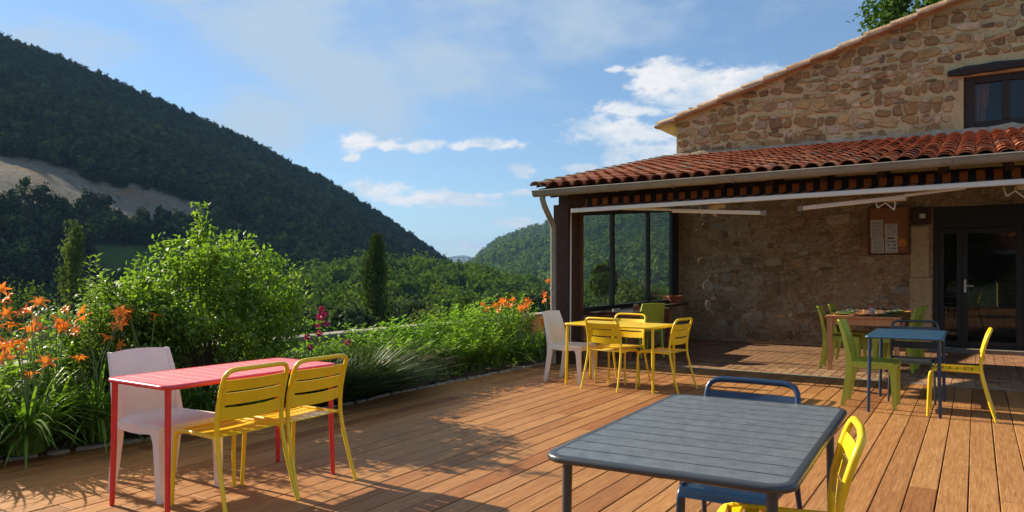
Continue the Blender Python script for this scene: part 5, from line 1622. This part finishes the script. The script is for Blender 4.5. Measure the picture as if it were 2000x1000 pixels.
scatter(h3, 'forest', C2, .055, .65, 1.35, 'mixed green wood on the lower slope in the valley', 16)

# ------------------------------------------------------------------ single trees in the valley
def tree(name, px, ytop, D, wpx, mat, seed, label, cat='tree', pointed=False, n=2600, leaf=.32, group='trees below the terrace', base=None):
    k = (px - 1000) / 1450; x_, y_ = CA * k * D - SA * D, SA * k * D + CA * D
    zt = 1.38 + (530 - ytop) / 1450 * D; zb = ground_z(x_) if base is None else base
    h = zt - zb; r = wpx / 1450 * D / 2
    t = empty(name, (x_, y_, zb), seed, label, cat, group)
    r_ = np.random.default_rng(seed)
    if pointed:
        ncl = 110
        cf = r_.uniform(0, 1, ncl) ** .9; ca = r_.uniform(0, 2 * math.pi, ncl)
        prof = np.interp(cf, [0, .08, .35, .65, .85, .95, 1], [.75, 1, 1, .85, .62, .42, .12])
        cr = r * prof * r_.uniform(.45, .85, ncl)
        idx = r_.integers(0, ncl, n); g3 = r_.normal(size=(n, 3)); a = ca[idx]
        sz = (.16 + .10 * prof[idx]) * r
        C = np.column_stack([cr[idx] * np.cos(a) + g3[:, 0] * sz, cr[idx] * np.sin(a) + g3[:, 1] * sz, h * (.05 + .93 * cf[idx]) + g3[:, 2] * r * .42])
        C[:, 2] = np.clip(C[:, 2], .2, h)
        A = np.column_stack([np.cos(a) * .35, np.sin(a) * .35, np.ones(n)]) + rand_dirs(n) * .6
        Nn = np.column_stack([np.cos(a), np.sin(a), .2 * np.ones(n)]) + rand_dirs(n) * .6
        V, F = leaf_cards(C, A, Nn, leaf * r_.uniform(.6, 1.3, n), leaf * .42 * r_.uniform(.7, 1.2, n), .15)
        top = .9
    else:
        ncl = 46
        cl = r_.normal(size=(ncl, 3)); cl /= np.linalg.norm(cl, axis=1, keepdims=True); cl *= r_.uniform(.55, .95, (ncl, 1)); cl[:, 2] = np.maximum(cl[:, 2], -.75)
        idx = r_.integers(0, ncl, n); p = cl[idx] + r_.normal(size=(n, 3)) * .13
        hz = min(h * .46, r * 1.25)
        C = p * np.array([r, r, hz]) + np.array([0, 0, h - hz * 1.03])
        V, F = leaf_cards(C, rand_dirs(n), p + rand_dirs(n) * .6 + np.array([0, 0, .4]), leaf * r_.uniform(.6, 1.3, n), leaf * .7 * r_.uniform(.6, 1.2, n), .2)
        top = .7
    link('crown', np_mesh('crown', V, F, mat), t)
    q = MB(); q.tube([(0, 0, -.2), (.05 * r, 0, h * .3), (0, .05 * r, h * top)], [h * .022 + .05, h * .016 + .03, .02], 8)
    if not pointed:
        for a in range(5): q.tube([(.03, 0, h * (.35 + .06 * a)), (.5 * r * math.cos(a * 1.3), .5 * r * math.sin(a * 1.3), h * (.6 + .05 * a))], [h * .010 + .02, .015], 6)
    q.build('trunk', M['bark'], t, 50)
    return t
M['cypress'] = leaf_mat('cypress_leaf', (.022, .045, .014), (.055, .085, .025), .12, .8, spec=0.0, rough=.9)
M['poplar'] = leaf_mat('poplar_leaf', (.085, .125, .045), (.17, .22, .085), .32, .8, spec=0.0, rough=.9)
M['olive'] = leaf_mat('willow_leaf', (.045, .075, .035), (.10, .14, .065), .2, .4, spec=0.0, rough=.9)
tree('cypress', 735, 459, 44, 58, M['cypress'], 1, 'tall narrow dark cypress in the valley, right of the big shrub', pointed=True, n=9000, leaf=.26)
tree('poplar', 141, 430, 40, 64, M['poplar'], 2, 'slender pale poplar in the valley, left of the big shrub', pointed=True, n=9000, leaf=.24)
TR = [(590, 582, 52, 120, 'olive', 'grey green rounded tree just right of the big shrub'), (660, 566, 62, 120, 'wood2', 'rounded tree touching the left side of the dark cypress'),
      (690, 592, 42, 90, 'olive', 'low bushy tree in front of the cypress on its left'), (800, 572, 60, 110, 'olive', 'bushy tree touching the right side of the dark cypress'),
      (852, 592, 48, 95, 'olive', 'low rounded tree behind the middle of the hedge'), (905, 570, 66, 100, 'wood2', 'broad tree behind the pale leafy shoot'),
      (955, 577, 55, 90, 'olive', 'rounded tree above the first orange daylilies of the hedge'), (1010, 570, 62, 100, 'wood2', 'rounded tree between hedge daylilies and veranda post'),
      (1055, 566, 58, 90, 'olive', 'tree at the foot of the far mountain beside the downpipe'), (530, 560, 70, 130, 'wood2', 'broad dark tree half hidden by the big shrub'),
      (60, 560, 75, 170, 'wood2', 'broad dark tree behind the near daylilies'), (290, 555, 80, 150, 'wood2', 'dark tree at the edge of the small green field'), (1178, 512, 48, 52, 'wood3', 'tree seen through the first window pane of the veranda'),
      (1245, 545, 60, 110, 'olive', 'bushy tree seen through the middle window pane of the veranda')]
for i, (px, yt_, D, w, m_, lb) in enumerate(TR):
    tree('valley_tree', px, yt_, D, w, M[m_], 20 + i, lb, n=4200 if D < 60 else 3200, leaf=.36)
tree('ash_tree', 1800, -75, 27, 210, M['wood2'], 60, 'green tree rising behind the house roof', n=5200, leaf=.22, group=None, base=-.4)

# ------------------------------------------------------------------ what stands behind the camera and shows in the door glass
ob = empty('outbuilding', (1.2, -12, 0), 0, 'low stone outbuilding with red tiled roof mirrored in the glazed door', 'building')
def HO(mb, name, mat, smooth=None):
    me = mb.mesh(name, mat, smooth); me.transform(Matrix.Translation(-Vector(ob.location))); return link(name, me, ob)
q = MB(); q.box(.9, 8.5, -17, -11, -.4, 2.5); HO(q, 'wall', M['mortar'])
q = MB(); q.add([(.5, -10.6, 2.35), (8.9, -10.6, 2.35), (8.9, -14, 4.1), (.5, -14, 4.1), (.5, -17.4, 2.35), (8.9, -17.4, 2.35)], [(0, 1, 2, 3), (3, 2, 5, 4), (0, 3, 4), (1, 5, 2), (0, 4, 5, 1)]); HO(q, 'roof', M['tile'])
q = MB(); q.box(.5, 8.9, -10.66, -10.6, 2.15, 2.34); HO(q, 'fascia', M['alu'])
q = MB(); q.cbox(2.2, 3.2, -11.03, -10.99, .9, 1.9, .01); HO(q, 'window', M['brframe'])
shrub('hedge_shrub', -1.6, -11.5, -.4, 2.6, 1.6, 4.2, 420, 'tall dark hedge mirrored in the glazed door', 'shrub', M['wood2'], 420, 50, .22, clump=.3)

# ------------------------------------------------------------------ haze
hz = MB(); hz.box(-7000, 7000, -7000, 7000, -16.5, 330)
hm = bpy.data.materials.new('valley_haze'); hm.use_nodes = True
nt = hm.node_tree; nt.nodes.remove(nt.nodes['Principled BSDF'])
pv = nt.nodes.new('ShaderNodeVolumePrincipled'); pv.inputs['Color'].default_value = (.30, .52, .88, 1); pv.inputs['Density'].default_value = HAZE = .00012
pv.inputs['Anisotropy'].default_value = 0.0
nt.links.new(pv.outputs[0], nt.nodes['Material Output'].inputs['Volume'])
tag(hz.build('haze', hm), 'thin blue haze filling the valley', None, kind='stuff')
